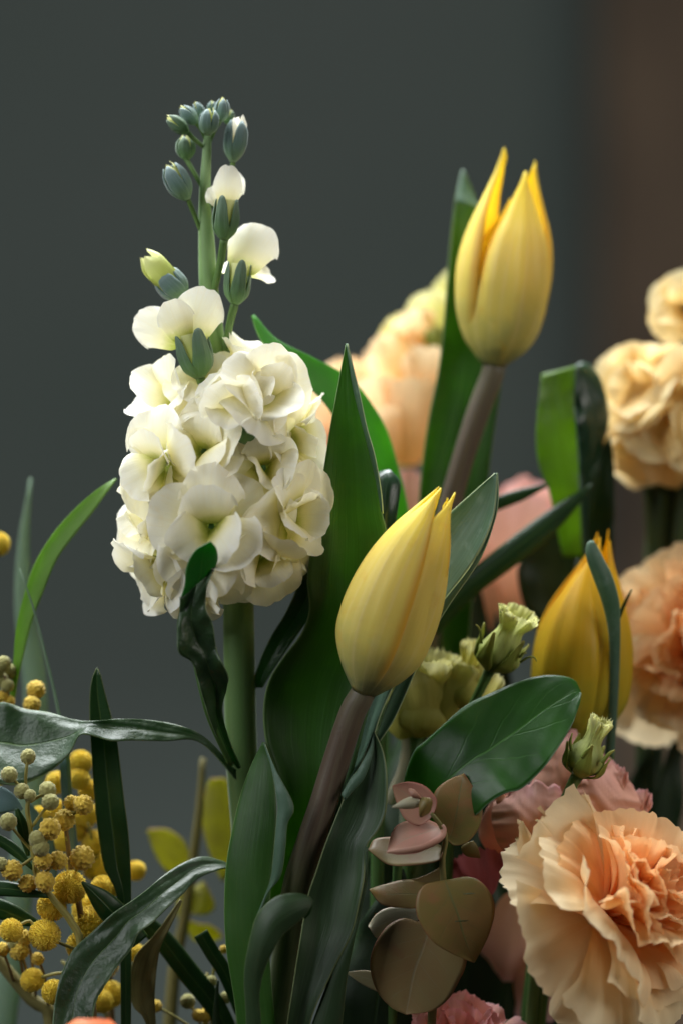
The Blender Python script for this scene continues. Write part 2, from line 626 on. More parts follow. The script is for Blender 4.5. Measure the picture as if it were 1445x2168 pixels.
M['euc_olive'] = leaf_mat('eucalyptus olive', lin(118, 112, 54), lin(140, 110, 64), lin(150, 120, 50), 'pinnate', edge=lin(140, 80, 64), vein_c=lin(112, 112, 66), blotch=lin(150, 104, 66), rough=0.5, tfac=0.25, nveins=7, slope=0.5, mid=0.02, bump=0.2, edge_w=0.98)
M['euc_pink'] = leaf_mat('eucalyptus pink', lin(180, 128, 112), lin(166, 132, 104), lin(190, 120, 90), 'pinnate', edge=lin(176, 104, 90), vein_c=lin(158, 140, 116), rough=0.52, tfac=0.25, nveins=8, slope=0.5, mid=0.015, bump=0.15)
M['euc_grey'] = leaf_mat('eucalyptus grey', lin(150, 138, 92), lin(154, 126, 84), lin(160, 130, 80), 'pinnate', edge=lin(160, 110, 84), vein_c=lin(158, 144, 108), blotch=lin(150, 112, 78), rough=0.5, tfac=0.25, nveins=8, slope=0.5, mid=0.02, bump=0.15)
M['euc_pale'] = leaf_mat('eucalyptus pale', lin(188, 180, 150), lin(168, 166, 140), lin(190, 180, 130), 'pinnate', edge=lin(190, 150, 130), vein_c=lin(190, 190, 170), rough=0.55, tfac=0.25, nveins=8, slope=0.5, bump=0.15)
M['stem_green'] = simple_mat('stem green', lin(84, 114, 58), lin(100, 130, 72), rough=0.5, streak=True)
M['stock_stem'] = stem_mat('stock stem', [(0.0, lin(128, 158, 106)), (0.3, lin(112, 148, 78)), (0.5, lin(84, 114, 60)), (1.0, lin(66, 92, 50))])
M['tulip_stem'] = stem_mat('tulip stem flushed brown', [(0.0, lin(92, 84, 64)), (0.1, lin(84, 68, 54)), (0.3, lin(84, 70, 56)), (0.42, lin(80, 88, 50)), (1.0, lin(74, 100, 50))])
M['stem_deep'] = simple_mat('stem deep', lin(60, 96, 44), lin(82, 116, 58), rough=0.5, streak=True)
M['stem_dark'] = simple_mat('stem dark', lin(40, 58, 30), lin(56, 74, 36), rough=0.5, streak=True)
M['stem_brown'] = simple_mat('tulip stem', lin(80, 66, 56), lin(98, 80, 68), rough=0.55, streak=True)
M['stem_olive'] = simple_mat('olive stem', lin(96, 92, 50), lin(120, 112, 64), rough=0.6, streak=True)
M['twig'] = simple_mat('mimosa twig', lin(150, 146, 76), lin(128, 116, 60), rough=0.6, streak=True)
M['twig_brown'] = simple_mat('mimosa twig brown', lin(96, 78, 48), lin(120, 96, 56), rough=0.65, streak=True)
M['calyx'] = petal_mat('calyx', [(0.0, lin(104, 146, 80)), (0.45, lin(92, 124, 84)), (1.0, lin(118, 140, 120))], tfac=0.2, veins=0.35, vein_c=lin(130, 156, 136), vfreq=7, rough=0.6, bump=0.5, sheen=0.25)
M['calyx_blue'] = petal_mat('young calyx', [(0.0, lin(112, 146, 100)), (0.5, lin(100, 128, 116)), (1.0, lin(128, 150, 150))], tfac=0.15, veins=0.4, vein_c=lin(140, 164, 164), vfreq=7, rough=0.6, bump=0.5, sheen=0.3)
M['bud_core'] = petal_mat('bud petals', [(0.0, lin(150, 176, 70)), (0.6, lin(196, 204, 110)), (1.0, lin(226, 226, 164))], tfac=0.3, veins=0.2, vein_c=lin(225, 225, 170), rough=0.5)
M['stock_petal'] = petal_mat('stock petal', [(0.0, lin(120, 146, 40)), (0.16, lin(196, 200, 96)), (0.36, lin(244, 238, 186)), (0.6, lin(251, 249, 230)), (1.0, lin(253, 252, 244))],
                             [(0.0, lin(190, 196, 80)), (0.3, lin(250, 240, 192)), (1.0, lin(254, 249, 230))], tfac=0.30, veins=0.3, vein_c=lin(246, 232, 186), rough=0.6, bump=0.4, blotch=lin(250, 236, 204))
M['stock_back'] = petal_mat('peach stock petal', [(0.0, lin(190, 150, 60)), (0.3, lin(244, 212, 136)), (1.0, lin(250, 232, 182))], tfac=0.4, veins=0.15, vein_c=lin(246, 220, 160), rough=0.6)
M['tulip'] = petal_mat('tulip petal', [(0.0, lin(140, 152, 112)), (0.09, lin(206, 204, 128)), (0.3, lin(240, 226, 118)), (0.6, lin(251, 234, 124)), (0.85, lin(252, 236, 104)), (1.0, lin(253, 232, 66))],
                       [(0.0, lin(220, 210, 100)), (0.4, lin(254, 234, 120)), (1.0, lin(255, 238, 104))], tfac=0.40, veins=0.6, vein_c=lin(253, 240, 176), rough=0.42, spec=0.4, bump=0.6, vfreq=16, blotch=lin(240, 200, 84), margin=lin(232, 172, 44))  # margin carries the painted crease glow
M['tulip_green'] = petal_mat('tulip petal green tinged', [(0.0, lin(150, 170, 70)), (0.3, lin(206, 186, 48)), (0.7, lin(236, 194, 40)), (1.0, lin(250, 206, 30))],
                             [(0.0, lin(200, 200, 50)), (0.5, lin(250, 196, 20)), (1.0, lin(255, 214, 20))], tfac=0.40, veins=0.25, vein_c=lin(220, 214, 100), rough=0.45, spec=0.35, bump=0.3, vfreq=22)
M['carn_out'] = petal_mat('carnation outer petal', [(0.0, lin(244, 196, 120)), (0.5, lin(250, 220, 166)), (1.0, lin(252, 232, 190))], tfac=0.42, veins=0.3, vein_c=lin(252, 230, 186), rough=0.65, bump=0.35, vfreq=34)
M['carn_mid'] = petal_mat('carnation middle petal', [(0.0, lin(246, 170, 96)), (0.5, lin(250, 200, 136)), (1.0, lin(252, 216, 164))], tfac=0.42, veins=0.25, vein_c=lin(252, 220, 176), rough=0.65, bump=0.35, vfreq=30)
M['carn_in'] = petal_mat('carnation inner petal', [(0.0, lin(244, 146, 78)), (0.5, lin(250, 184, 118)), (1.0, lin(252, 206, 148))], tfac=0.42, veins=0.2, vein_c=lin(252, 200, 156), rough=0.65, bump=0.35, vfreq=26)
M['pink'] = petal_mat('pink lisianthus petal', [(0.0, lin(220, 160, 116)), (0.5, lin(232, 176, 148)), (0.9, lin(238, 182, 168)), (1.0, lin(246, 186, 188))], tfac=0.24, veins=0.25, vein_c=lin(238, 190, 166), rough=0.55, bump=0.3, vfreq=28)
M['pink_shaded'] = petal_mat('shaded pink petal', [(0.0, lin(140, 70, 66)), (0.5, lin(170, 88, 88)), (1.0, lin(190, 110, 112))], tfac=0.3, veins=0.3, vein_c=lin(196, 120, 120), rough=0.6)  # darker copy of the pink, deep shade put into the colour
M['peach_back'] = petal_mat('peach lisianthus petal', [(0.0, lin(236, 196, 120)), (0.5, lin(250, 214, 164)), (1.0, lin(252, 226, 186))], tfac=0.36, veins=0.1, vein_c=lin(250, 220, 170), rough=0.6)
M['lis_green'] = petal_mat('green lisianthus bud petal', [(0.0, lin(136, 152, 70)), (0.4, lin(178, 188, 108)), (0.8, lin(206, 210, 130)), (1.0, lin(230, 228, 164))], tfac=0.32, veins=0.3, vein_c=lin(206, 214, 150), rough=0.5, bump=0.5, vfreq=20)
M['lis_yellow'] = petal_mat('yellow lisianthus bud petal', [(0.0, lin(168, 166, 70)), (0.4, lin(204, 198, 104)), (0.8, lin(222, 216, 130)), (1.0, lin(238, 234, 176))], tfac=0.34, veins=0.3, vein_c=lin(226, 222, 150), rough=0.5, bump=0.5, vfreq=20)
M['sepal'] = petal_mat('lisianthus sepal', [(0.0, lin(108, 124, 50)), (0.6, lin(140, 152, 66)), (1.0, lin(176, 172, 92))], tfac=0.25, veins=0.2, vein_c=lin(160, 170, 90), rough=0.5)
M['coral'] = petal_mat('coral petal', [(0.0, lin(220, 100, 50)), (1.0, lin(250, 150, 100))], tfac=0.3, veins=0.1, vein_c=lin(250, 160, 110), rough=0.5)


def ball_mat(name, c1, c2, c3, scale=420.0):
    m, nt = new_mat(name)
    k = NT(nt)
    oc = k.obj()
    vor = k.n('ShaderNodeTexVoronoi')
    vor.inputs['Scale'].default_value = scale
    nt.links.new(oc, vor.inputs['Vector'])
    f = k.step(vor.outputs['Distance'], 0.15, 0.75)
    c = k.mix(f, c1, c2)
    c = k.mix(k.step(k.noise(oc, 300, 3), 0.5, 0.7), c, c3)
    k.finish(c, c1, 0.12, 0.75, 0.15, k.noise(oc, 2600.0, 3), 0.4, 0.0003, sheen=0.3)
    return m


M['ball_bud'] = ball_mat('mimosa closed ball', lin(176, 172, 110), lin(140, 134, 76), lin(160, 158, 92), 900)
M['ball_half'] = ball_mat('mimosa opening ball', lin(230, 200, 84), lin(206, 170, 58), lin(216, 188, 72), 700)
M['ball_open'] = ball_mat('mimosa open ball', lin(250, 224, 74), lin(242, 208, 54), lin(252, 230, 100), 500)


def wall_mat():
    m, nt = new_mat('grey plaster')
    k = NT(nt)
    oc = k.obj()
    c = k.mix(k.step(k.noise(oc, 1.6, 4), 0.3, 0.7), lin(128, 141, 134), lin(137, 147, 141))
    k.finish(c, c, 0.0, 0.9, 0.1, k.noise(oc, 60.0, 4), 0.25, 0.002)
    return m


def wood_mat():
    m, nt = new_mat('brown wood')
    k = NT(nt)
    mp = k.n('ShaderNodeMapping')
    mp.inputs['Scale'].default_value = (6, 6, 3.0)
    nt.links.new(k.obj(), mp.inputs[0])
    n = k.noise(mp.outputs[0], 1.6, 5)
    c = k.mix(k.step(n, 0.3, 0.7), lin(112, 98, 84), lin(156, 132, 108))
    k.finish(c, c, 0.0, 0.6, 0.25, n, 0.2, 0.002)
    return m


# ------------------------------------------------------------------ the setting
def box(name, lo, hi, mat, parent=None, bev=0.0):
    x0, y0, z0 = lo
    x1, y1, z1 = hi
    v = [(x0, y0, z0), (x1, y0, z0), (x1, y1, z0), (x0, y1, z0), (x0, y0, z1), (x1, y0, z1), (x1, y1, z1), (x0, y1, z1)]
    f = [(0, 3, 2, 1), (4, 5, 6, 7), (0, 1, 5, 4), (1, 2, 6, 5), (2, 3, 7, 6), (3, 0, 4, 7)]
    o = obj(name, v, f, mat, parent)
    for p in o.data.polygons:
        p.use_smooth = False
    if bev:
        b = o.modifiers.new('bevel', 'BEVEL')
        b.width = bev
        b.segments = 3
    return o


wall = box('wall', (-4.0, 2.2, -0.9), (4.0, 2.3, 2.6), wall_mat())
wall['kind'] = 'structure'
post = box('wooden_post', (0.225, 2.08, -0.9), (0.62, 2.197, 2.6), wood_mat(), bev=0.01)
post['label'] = 'brown wooden post against the grey wall, out of focus'
post['category'] = 'post'


# ------------------------------------------------------------------ white stock
def bud(parent, b, t, w, core=M['bud_core'], cal=M['calyx_blue'], d=2.0, d2=None, open_=0.0, a0=20, n=4, name='bud', corew=0.8, seed=1, coretop=1.0, cal_len=0.93):
    """flower bud from base to tip; sepals round a core of folded petals"""
    d2 = d if d2 is None else d2
    B, T = P(*b, d), P(*t, d2)
    ax = T - B
    L = np.linalg.norm(ax) * 100
    R = w / 75.0 / 2 * 0.98
    e = part_empty(name, parent)
    for k in range(3):
        wrap_petal('petal', B + ax * 0.04, ax, L * coretop * (1.0 - 0.04 * k), np.array([0.2, 0.6, 0.82, 0.85, 0.62 + open_, 0.2 + open_]) * R * corew, [100, 96, 86, 70, 56, 26],
                   a0 + 120 * k + 30, core, e, lean=0.06, seed=seed + k, nv=12, nu=9, frill=0.02, serr=0.04, sfreq=3)
    for k in range(n):
        wrap_petal('sepal', B, ax, L * cal_len, np.array([0.2, 0.76, 0.98, 1.0, 0.86 + open_ * 0.6, 0.46 + open_]) * R, [58, 52, 45, 40, 34, 14],
                   a0 + k * 360 / n, cal, e, ridge=0.12, lean=0.03, seed=seed + 9 + k, nv=12, nu=9, thick=0.0003)
    return e


def calyx_cup(parent, b, t, w, d=2.0, d2=None, a0=10, cal=M['calyx'], seed=1, flare=0.0):
    d2 = d if d2 is None else d2
    B, T = P(*b, d), P(*t, d2)
    ax = T - B
    L = np.linalg.norm(ax) * 100
    R = w / 75.0 / 2
    wrap_petal('flower_tube', B, ax, L * 0.92, np.array([0.2, 0.66, 0.76, 0.76, 0.74, 0.74]) * R, [180] * 6, 0, M['bud_core'], parent, seed=seed + 60, nv=12, nu=17)
    for k in range(4):
        wrap_petal('sepal', B, ax, L * (1.0 - 0.06 * (k % 2)), np.array([0.25, 0.8, 0.92, 0.94, 0.9 + flare, 0.86 + 2 * flare]) * R, [58, 50, 40, 33, 27, 14],
                   a0 + k * 90, cal, parent, ridge=0.2, lean=0.02, seed=seed + k, nv=14, nu=9, thick=0.0003)


stk = root('white_stock', 'creamy white stock flower spike with green buds at its tip', 'flower', P(530, 2560, 2.0))
tube('stem', [(442, 262, 2, 8), (438, 330, 2, 10), (434, 420, 2, 13), (438, 520, 2, 18), (443, 620, 2, 21), (455, 730, 2, 23), (470, 850, 2, 25), (490, 1000, 2, 28), (503, 1200, 2, 32), (507, 1400, 2, 34), (512, 1600, 2.2, 35), (530, 1900, 2.6, 35), (532, 2560, 2, 35)],
     M['stock_stem'], stk, n=16, m=90)


def pedicel(parent, pts, r=7, mat=None):
    tube('pedicel', [(*p, r * (1 - 0.1 * i)) for i, p in enumerate(pts)], mat or M['stem_green'], parent, n=8)


# the tip: small tight buds
for (b, t, w, dd, s) in [((399, 281), (354, 247), 29, 1.6, 1), ((418, 262), (382, 226), 31, 1.9, 2), ((430, 250), (413, 216), 25, 2.3, 3),
                         ((466, 258), (474, 207), 32, 1.9, 5), ((446, 240), (451, 214), 22, 2.6, 6), ((480, 262), (489, 232), 22, 2.7, 16),
                         ((395, 339), (392, 287), 37, 2.1, 7)]:
    bud(stk, b, t, w * (0.86, 1.06, 0.95)[s % 3], d=dd, a0=s * 37, seed=s, cal=M['calyx'] if s % 3 == 1 else M['calyx_blue'], open_=(0, 0.1, 0.04)[s % 3])
bud(stk, (439, 286), (446, 229), 42, d=1.3, a0=62, seed=4, open_=0.1)
bud(stk, (493, 343), (505, 250), 50, d=1.8, a0=35, seed=8, open_=0.22, coretop=1.04, corew=0.95, core=M['stock_petal'])
bud(stk, (398, 423), (356, 346), 52, d=1.6, a0=70, seed=9, open_=0.12)
bud(stk, (392, 632), (308, 542), 60, d=1.5, a0=80, seed=10, open_=0.2, coretop=1.04, corew=1.12, cal_len=0.6)
for pts in [[(398, 280, 1.6), (412, 295, 1.7), (430, 310, 2)], [(416, 260, 1.9), (428, 276, 2), (436, 295, 2)], [(465, 256, 1.9), (455, 275, 2), (444, 300, 2)],
            [(395, 337, 2.1), (408, 360, 2), (428, 395, 2)], [(494, 342, 1.8), (486, 372, 2), (450, 440, 2)], [(398, 421, 1.6), (412, 455, 1.8), (430, 500, 2)],
            [(392, 630, 1.5), (412, 655, 1.7), (444, 700, 2)], [(430, 248, 2.3), (436, 262, 2.2), (441, 280, 2)]]:
    pedicel(stk, pts, 5.5)

# half-open flower beside the stem
fl = part_empty('floret', stk)
calyx_cup(fl, (475, 508), (481, 416), 56, d=1.2, a0=-22, seed=31)
c0 = P(479, 452, 1.2)
petal('petal', c0, (0.05, 0.15, 1), (0, -1, 0.1), 1.42, 0.44, M['stock_petal'], fl, g0=0.3, corner=0.45, bend=(-0.1, 0.3, -0.5), cup=-0.5, ruf=0.04, seed=3, notch=0.02)
petal('petal', c0 + np.array([0, 0.002, 0]), (-0.45, 0.2, 1), (0.1, -1, 0.1), 1.0, 0.4, M['stock_petal'], fl, corner=0.5, bend=(0, 0.2, 0.2), cup=0.3, ruf=0.05, seed=4)
petal('petal', c0 + np.array([0, 0.004, 0]), (0.22, 0.4, 1), (0, -1, 0), 1.5, 0.36, M['stock_petal'], fl, corner=0.5, bend=(0, 0.1, 0.2), cup=0.3, ruf=0.05, seed=5)
pedicel(stk, [(475, 507, 1.2), (466, 560, 1.5), (450, 630, 1.9)], 9)

# open flower turned to the right
fl = part_empty('floret', stk)
calyx_cup(fl, (497, 645), (509, 551), 52, d=1.4, a0=12, seed=35, flare=0.05)
c0 = P(507, 578, 1.4)
petal('petal', c0, (0.42, 0.25, 1), (-0.15, -1, 0.35), 1.72, 0.82, M['stock_petal'], fl, g0=0.3, ga=0.45, corner=0.36, cp=2.6, bend=(-0.1, 0.25, 0.25), cup=-0.22, ruf=0.05, rfreq=2.2, seed=6, notch=0.03, nv=20, nu=23)
petal('petal', c0 + np.array([0.001, 0.003, 0]), (0.8, 0.5, 0.15), (0, -1, 0.6), 1.15, 0.5, M['stock_petal'], fl, corner=0.4, bend=(0, 0.3, 0.3), cup=0.2, ruf=0.07, seed=7)
petal('petal', c0 + np.array([-0.001, 0.004, 0]), (-0.35, 0.7, 0.5), (-0.3, -1, 0.2), 1.1, 0.45, M['stock_petal'], fl, corner=0.4, bend=(0, 0.2, 0.4), cup=0.2, ruf=0.07, seed=8)
petal('petal', c0 + np.array([0.001, 0.006, 0.001]), (0.3, 1.0, 0.6), (0, -0.4, 1), 1.2, 0.6, M['stock_petal'], fl, corner=0.4, bend=(0, 0.2, 0.4), cup=0.2, ruf=0.07, seed=9)
pedicel(stk, [(497, 644, 1.4), (484, 700, 1.6), (474, 775, 2)], 9)

# open flower to the left of the stem
fl = part_empty('floret', stk)
calyx_cup(fl, (424, 800), (402, 700), 76, d=0.9, a0=30, seed=41, flare=0.05)
c0 = P(405, 722, 0.9)
petal('petal', c0 + np.array([0, -0.001, 0]), (0.32, -0.1, 1), (0.2, -1, 0.25), 1.62, 0.74, M['stock_petal'], fl, g0=0.35, ga=0.45, corner=0.36, bend=(-0.1, 0.5, -0.2), cup=-0.35, ruf=0.06, seed=12, notch=0.03, nv=20, nu=23)
petal('petal', c0 + np.array([-0.002, -0.002, 0]), (-0.35, -0.3, 1), (0, -1, 0.1), 1.25, 0.55, M['stock_petal'], fl, g0=0.4, ga=0.5, corner=0.35, bend=(-0.1, 0.4, -0.2), cup=-0.3, ruf=0.06, seed=13, nv=18, nu=21)
petal('petal', c0 + np.array([-0.003, 0.003, 0]), (-0.85, 0.05, 0.55), (-0.3, -1, 0.4), 1.62, 0.68, M['stock_petal'], fl, g0=0.35, ga=0.5, corner=0.36, bend=(0, 0.4, 0.1), cup=-0.3, ruf=0.08, seed=14, nv=20, nu=23)
petal('petal', c0 + np.array([0.0, 0.005, 0]), (0.1, 0.8, 0.8), (0, -0.5, 1), 1.4, 0.7, M['stock_petal'], fl, corner=0.4, bend=(0, 0.3, 0.3), cup=0.2, ruf=0.08, seed=15)
pedicel(stk, [(424, 798, 0.9), (436, 840, 1.3), (462, 900, 2)], 10)


def floret(parent, c, axis, seed, size=1.0, n_out=5, n_in=3, mat=M['stock_petal'], throat=True, cal=True, out_el=(68, 100), in_el=(22, 55), phase=None, nv=19, nu=23, spin=True):
    """double stock floret at world point c facing axis (photo right, photo up, towards lens)"""
    r = random.Random(seed)
    A = nrm([axis[0], -axis[2], axis[1]])
    ref = np.array([0, 0, 1.0]) if abs(A[2]) < 0.9 else np.array([1.0, 0, 0])
    X = nrm(np.cross(ref, A))
    Y = np.cross(A, X)
    f = part_empty('floret', parent)
    ph = r.random() * 6.28 if phase is None else phase
    s = 0
    for ring, n, el, Ls, zoff in ((0, n_out, out_el, (1.45, 1.8), 0.0), (1, n_in, in_el, (1.1, 1.5), 0.12)):
        for i in range(n):
            a = ph + 6.283 * i / n + (0.5 * 6.283 / n if ring else 0) + r.uniform(-0.22, 0.22)
            e = math.radians(r.uniform(*el))
            rad = math.cos(a) * X + math.sin(a) * Y
            dv = math.cos(e) * A + math.sin(e) * rad
            up = math.sin(e) * A - math.cos(e) * rad
            L = r.uniform(*Ls) * size
            W = L * r.uniform(0.52, 0.66)
            s += 1
            petal('petal', c + A * cm(zoff * size) + rad * cm(0.08), dv, up, L, W, mat, f, g0=0.22, ga=0.5, corner=r.uniform(0.34, 0.46), cp=r.uniform(1.9, 2.4),
                  bend=(r.uniform(-0.5, -0.1), r.uniform(0.1, 0.9), r.uniform(-0.1, 0.7)), cup=r.uniform(-0.25, 0.35), ruf=r.uniform(0.1, 0.22) * size, rfreq=r.uniform(0.7, 1.4),
                  notch=r.choice([0, 0.0, 0.04]), twist=r.uniform(-0.35, 0.35), seed=seed * 31 + s, nv=nv, nu=nu, oval=r.uniform(0.5, 0.68))
    if cal:
        for k in range(4):
            wrap_petal('sepal', c - A * cm(1.0 * size), A, 1.05 * size, np.array([0.06, 0.28, 0.34, 0.32, 0.3, 0.3]) * size, [58, 54, 46, 36, 26, 6], k * 90 + seed * 20, M['calyx'], f, ridge=0.14, seed=seed + k, nv=10, nu=7)
    return f


# (throat px, py, depth), facing (right, up, towards lens), size, phase
FL = [
    ((345, 975), 0.2, (-0.62, -0.12, 0.78), 1.12, 0.3), ((502, 858), -0.1, (-0.15, 0.10, 1.0), 1.02, 1.0), ((556, 842), 0.3, (0.62, 0.22, 0.76), 1.2, 0.1),
    ((447, 1108), -0.6, (-0.10, -0.05, 1.0), 1.28, 0.35), ((618, 1085), 0.4, (0.72, -0.02, 0.70), 1.12, 0.8), ((375, 850), 1.6, (-0.62, 0.62, 0.5), 1.15, 0.5),
    ((520, 800), 1.8, (0.30, 0.90, 0.3), 1.05, 0.2), ((345, 1190), 0.8, (-0.78, -0.32, 0.55), 1.25, 0.9), ((425, 1205), 0.4, (-0.25, -0.6, 0.75), 1.1, 0.6),
    ((560, 1165), 0.3, (0.40, -0.50, 0.75), 1.1, 0.15), ((565, 985), 0.5, (0.42, 0.05, 0.9), 1.1, 0.4), ((335, 1085), 1.0, (-0.90, 0.05, 0.4), 1.15, 0.7),
    ((620, 920), 1.4, (0.95, 0.1, 0.25), 1.1, 0.3), ((430, 950), 0.4, (-0.3, 0.2, 0.9), 1.05, 0.25), ((500, 1200), 1.8, (0.1, -0.85, 0.4), 1.0, 0.3),
    ((610, 1150), 1.9, (0.8, -0.4, 0.2), 1.05, 0.7), ((470, 900), 4.2, (-0.2, 0.4, -0.9), 1.15, 0.2), ((400, 1080), 4.0, (-0.5, 0, -0.8), 1.15, 0.5), ((560, 1050), 4.2, (0.5, 0, -0.8), 1.15, 0.1),
    ((450, 820), 1.2, (-0.25, 0.7, 0.65), 0.95, 0.5),
]
for i, (c, dd, ax, size, ph) in enumerate(FL):
    c = (462 + (c[0] - 462) * 0.93, c[1] + 6)
    size *= 0.90
    floret(stk, P(*c, dd), ax, 50 + i, size, phase=ph * 6.28 / 5)
    A = nrm([ax[0], -ax[2], ax[1]])
    q = P(*c, dd) - A * cm(1.0 * size)
    # short stalk back to the stem
    sx = np.interp(c[1] + 60, [730, 850, 1000, 1200, 1400], [455, 470, 490, 503, 507])
    qs = (q[0] / ((D + q[1]) / D) * S + 722.5, 1084 - (q[2] - Z0) / ((D + q[1]) / D) * S, q[1] * 100)
    tube('pedicel', [(*qs, 8), ((qs[0] + sx) / 2, (qs[1] + c[1] + 70) / 2 + 8, (qs[2] + 2) / 2, 7), (sx, c[1] + 75, 2, 8)], M['stem_green'], stk, n=8)
# green calyx seen between the flowers
e = part_empty('bud', stk)
calyx_cup(e, (512, 938), (540, 868), 50, d=-0.3, a0=10, seed=77)

# leaves of the stock
traced('leaf', [(504, 1628), (472, 1588), (446, 1527), (426, 1464), (408, 1405), (379, 1381), (376, 1326), (382, 1280), (381, 1266)],
       [(510, 1624), (490, 1578), (470, 1505), (480, 1458), (483, 1430), (460, 1380), (450, 1319), (436, 1288), (439, 1240), (456, 1200)],
       M['stock_leaf'], stk, d=[1.4, 0.6, -0.2, -0.9, -1.2, -1.4, -1.3], vee=[0.3, 0.3, 0.25, 0.2, 0.1], wave=0.24, seed=3, nv=60, nu=15)
traced('leaf_tip', [(382, 1268), (391, 1238), (395, 1200), (413, 1166), (444, 1147)], [(455, 1202), (460, 1188), (461, 1176), (458, 1160), (447, 1147)],
       M['stock_leaf_backlit'], stk, d=[-1.36, -1.6, -1.9, -2.2], vee=-0.06, nv=26, nu=13, seed=4)
traced('leaf', [(484, 1622), (442, 1530), (424, 1470), (410, 1408)], [(494, 1620), (456, 1530), (438, 1470), (412, 1406)], M['stem_deep'], stk, d=[1.2, 0.4, -0.2, -0.4], vee=-0.3, nv=20, nu=7)
traced('leaf', [(500, 1630), (435, 1562), (385, 1538), (311, 1524), (249, 1522), (190, 1527), (156, 1523), (104, 1509), (52, 1501), (21, 1489), (0, 1487), (-60, 1500), (-110, 1560)],
       [(500, 1650), (424, 1572), (346, 1569), (277, 1567), (235, 1568), (192, 1556), (168, 1556), (150, 1590), (125, 1618), (88, 1644), (30, 1662), (-40, 1640), (-108, 1562)],
       M['stock_leaf'], stk, d=[1.4, 1.2, 0.9, 0.8, 0.8, 0.8, 0.9, 1.0, 1.0, 1.0], dl=[0, 0.1, 0.2, 0.3, 0.4, 0.6, 0.8, 1.0, 1.0, 0], dr=[0, -0.1, -0.1, -0.1, -0.1, -0.3, -0.5, -0.7, -0.7, 0],
       vee=[0.1, 0.1, 0.15, 0.2, 0.2, 0.2, 0.1, 0.12, 0.12, 0.1], wave=0.22, wfreq=3, seed=5, nv=70, nu=17)
traced('leaf', [(534, 1456), (548, 1405), (572, 1352), (610, 1288), (631, 1230), (630, 1180), (648, 1138), (675, 1112)],
       [(556, 1456), (584, 1410), (625, 1350), (660, 1300), (690, 1240), (695, 1190), (690, 1140), (680, 1110)], M['stock_leaf'], stk, d=[2, 1.8, 1.6, 1.4, 1.2, 1.0], vee=0.2, wave=0.1, seed=7)
traced('leaf', [(500, 1840), (479, 1827), (432, 1814), (391, 1826), (346, 1854), (304, 1889), (270, 1913), (235, 1937), (194, 1975), (156, 2010), (135, 2051), (121, 2096), (112, 2168), (112, 2260), (130, 2330)],
       [(500, 1846), (474, 1838), (420, 1860), (388, 1892), (353, 1923), (322, 1954), (294, 1975), (280, 2006), (253, 2041), (236, 2066), (221, 2089), (204, 2120), (194, 2168), (180, 2250), (134, 2330)],
       M['stock_leaf'], stk, d=[2.2, 1.2, 0.4, 0, -0.3, -0.6, -0.9, -1.3, -1.6], dl=0.25, dr=-0.25, vee=0.18, wave=0.16, wfreq=3, seed=9, nv=70, nu=17)
traced('leaf', [(382, 1904), (330, 1975), (290, 2020), (275, 2060), (273, 2100), (285, 2135), (304, 2156), (330, 2230)],
       [(386, 1908), (362, 1960), (342, 2000), (334, 2040), (329, 2080), (328, 2120), (330, 2160), (338, 2230)], M['stem_olive'], stk, d=[1.4, 1.6, 1.8, 2.0], vee=0.15, wave=0.1, seed=10)

# ------------------------------------------------------------------ tulips
def tulip_flower(parent, base, top, d0, d1, R, outer, inner, mat, tips, seed=1, bow=(0, 0, 0), prof=(0.24, 0.66, 0.92, 1.0, 1.0, 0.93, 0.78, 0.56, 0.30, 0.08),
                 hv_out=(60, 62, 63, 62, 60, 57, 51, 41, 28, 6), kin=0.9, kout=(1.0, 1.0, 1.0)):
    B, T = P(*base, d0), P(*top, d1)
    ax = T - B
    L = np.linalg.norm(ax) * 100
    e = part_empty('flower', parent)
    Rv = np.array(prof) * R / 75.0
    for i, a in enumerate(inner):
        tx, vend = tips[len(outer) + i]
        wrap_petal('petal', B, ax, L, Rv, [50, 58, 60, 60, 60, 58, 54, 44, 30, 6], a, mat, e, k=kin, lean=0.05, ridge=-0.03, seed=seed + i, tipx=tx, vend=vend, bow=bow, nv=44, nu=27, thick=0.0004, frill=0.0, edge=-0.02)
    for i, a in enumerate(outer):
        tx, vend = tips[i]
        wrap_petal('petal', B, ax, L, Rv, hv_out, a, mat, e, k=kout[i], lean=0.05, ridge=0.045, rib=0.012, seed=seed + 20 + i, tipx=tx, vend=vend, bow=bow, nv=44, nu=33, thick=0.0004, edge=-0.14)
    return e


tl = root('yellow_tulip', 'closed yellow tulip leaning right beside the creamy white stock spike', 'tulip', P(560, 2560, 0.4), 'yellow tulips in the bouquet')
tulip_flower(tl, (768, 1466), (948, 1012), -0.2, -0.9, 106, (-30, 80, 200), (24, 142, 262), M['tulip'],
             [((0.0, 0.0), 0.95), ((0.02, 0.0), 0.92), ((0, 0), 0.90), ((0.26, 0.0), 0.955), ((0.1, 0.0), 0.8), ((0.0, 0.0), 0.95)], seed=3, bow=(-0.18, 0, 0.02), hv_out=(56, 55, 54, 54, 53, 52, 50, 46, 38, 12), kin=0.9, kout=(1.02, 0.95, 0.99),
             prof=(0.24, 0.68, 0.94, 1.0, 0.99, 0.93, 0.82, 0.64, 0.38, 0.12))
tube('stem', [(774, 1450, -0.2, 24), (764, 1475, -0.2, 27), (745, 1510, -0.1, 28), (712, 1610, 0.1, 29), (685, 1700, 0.2, 30), (655, 1790, 0.3, 31), (632, 1870, 0.4, 33), (618, 1960, 0.4, 33), (605, 2050, 0.4, 33), (590, 2170, 0.4, 34), (560, 2560, 0.4, 34)],
     M['tulip_stem'], tl, n=20, m=70)
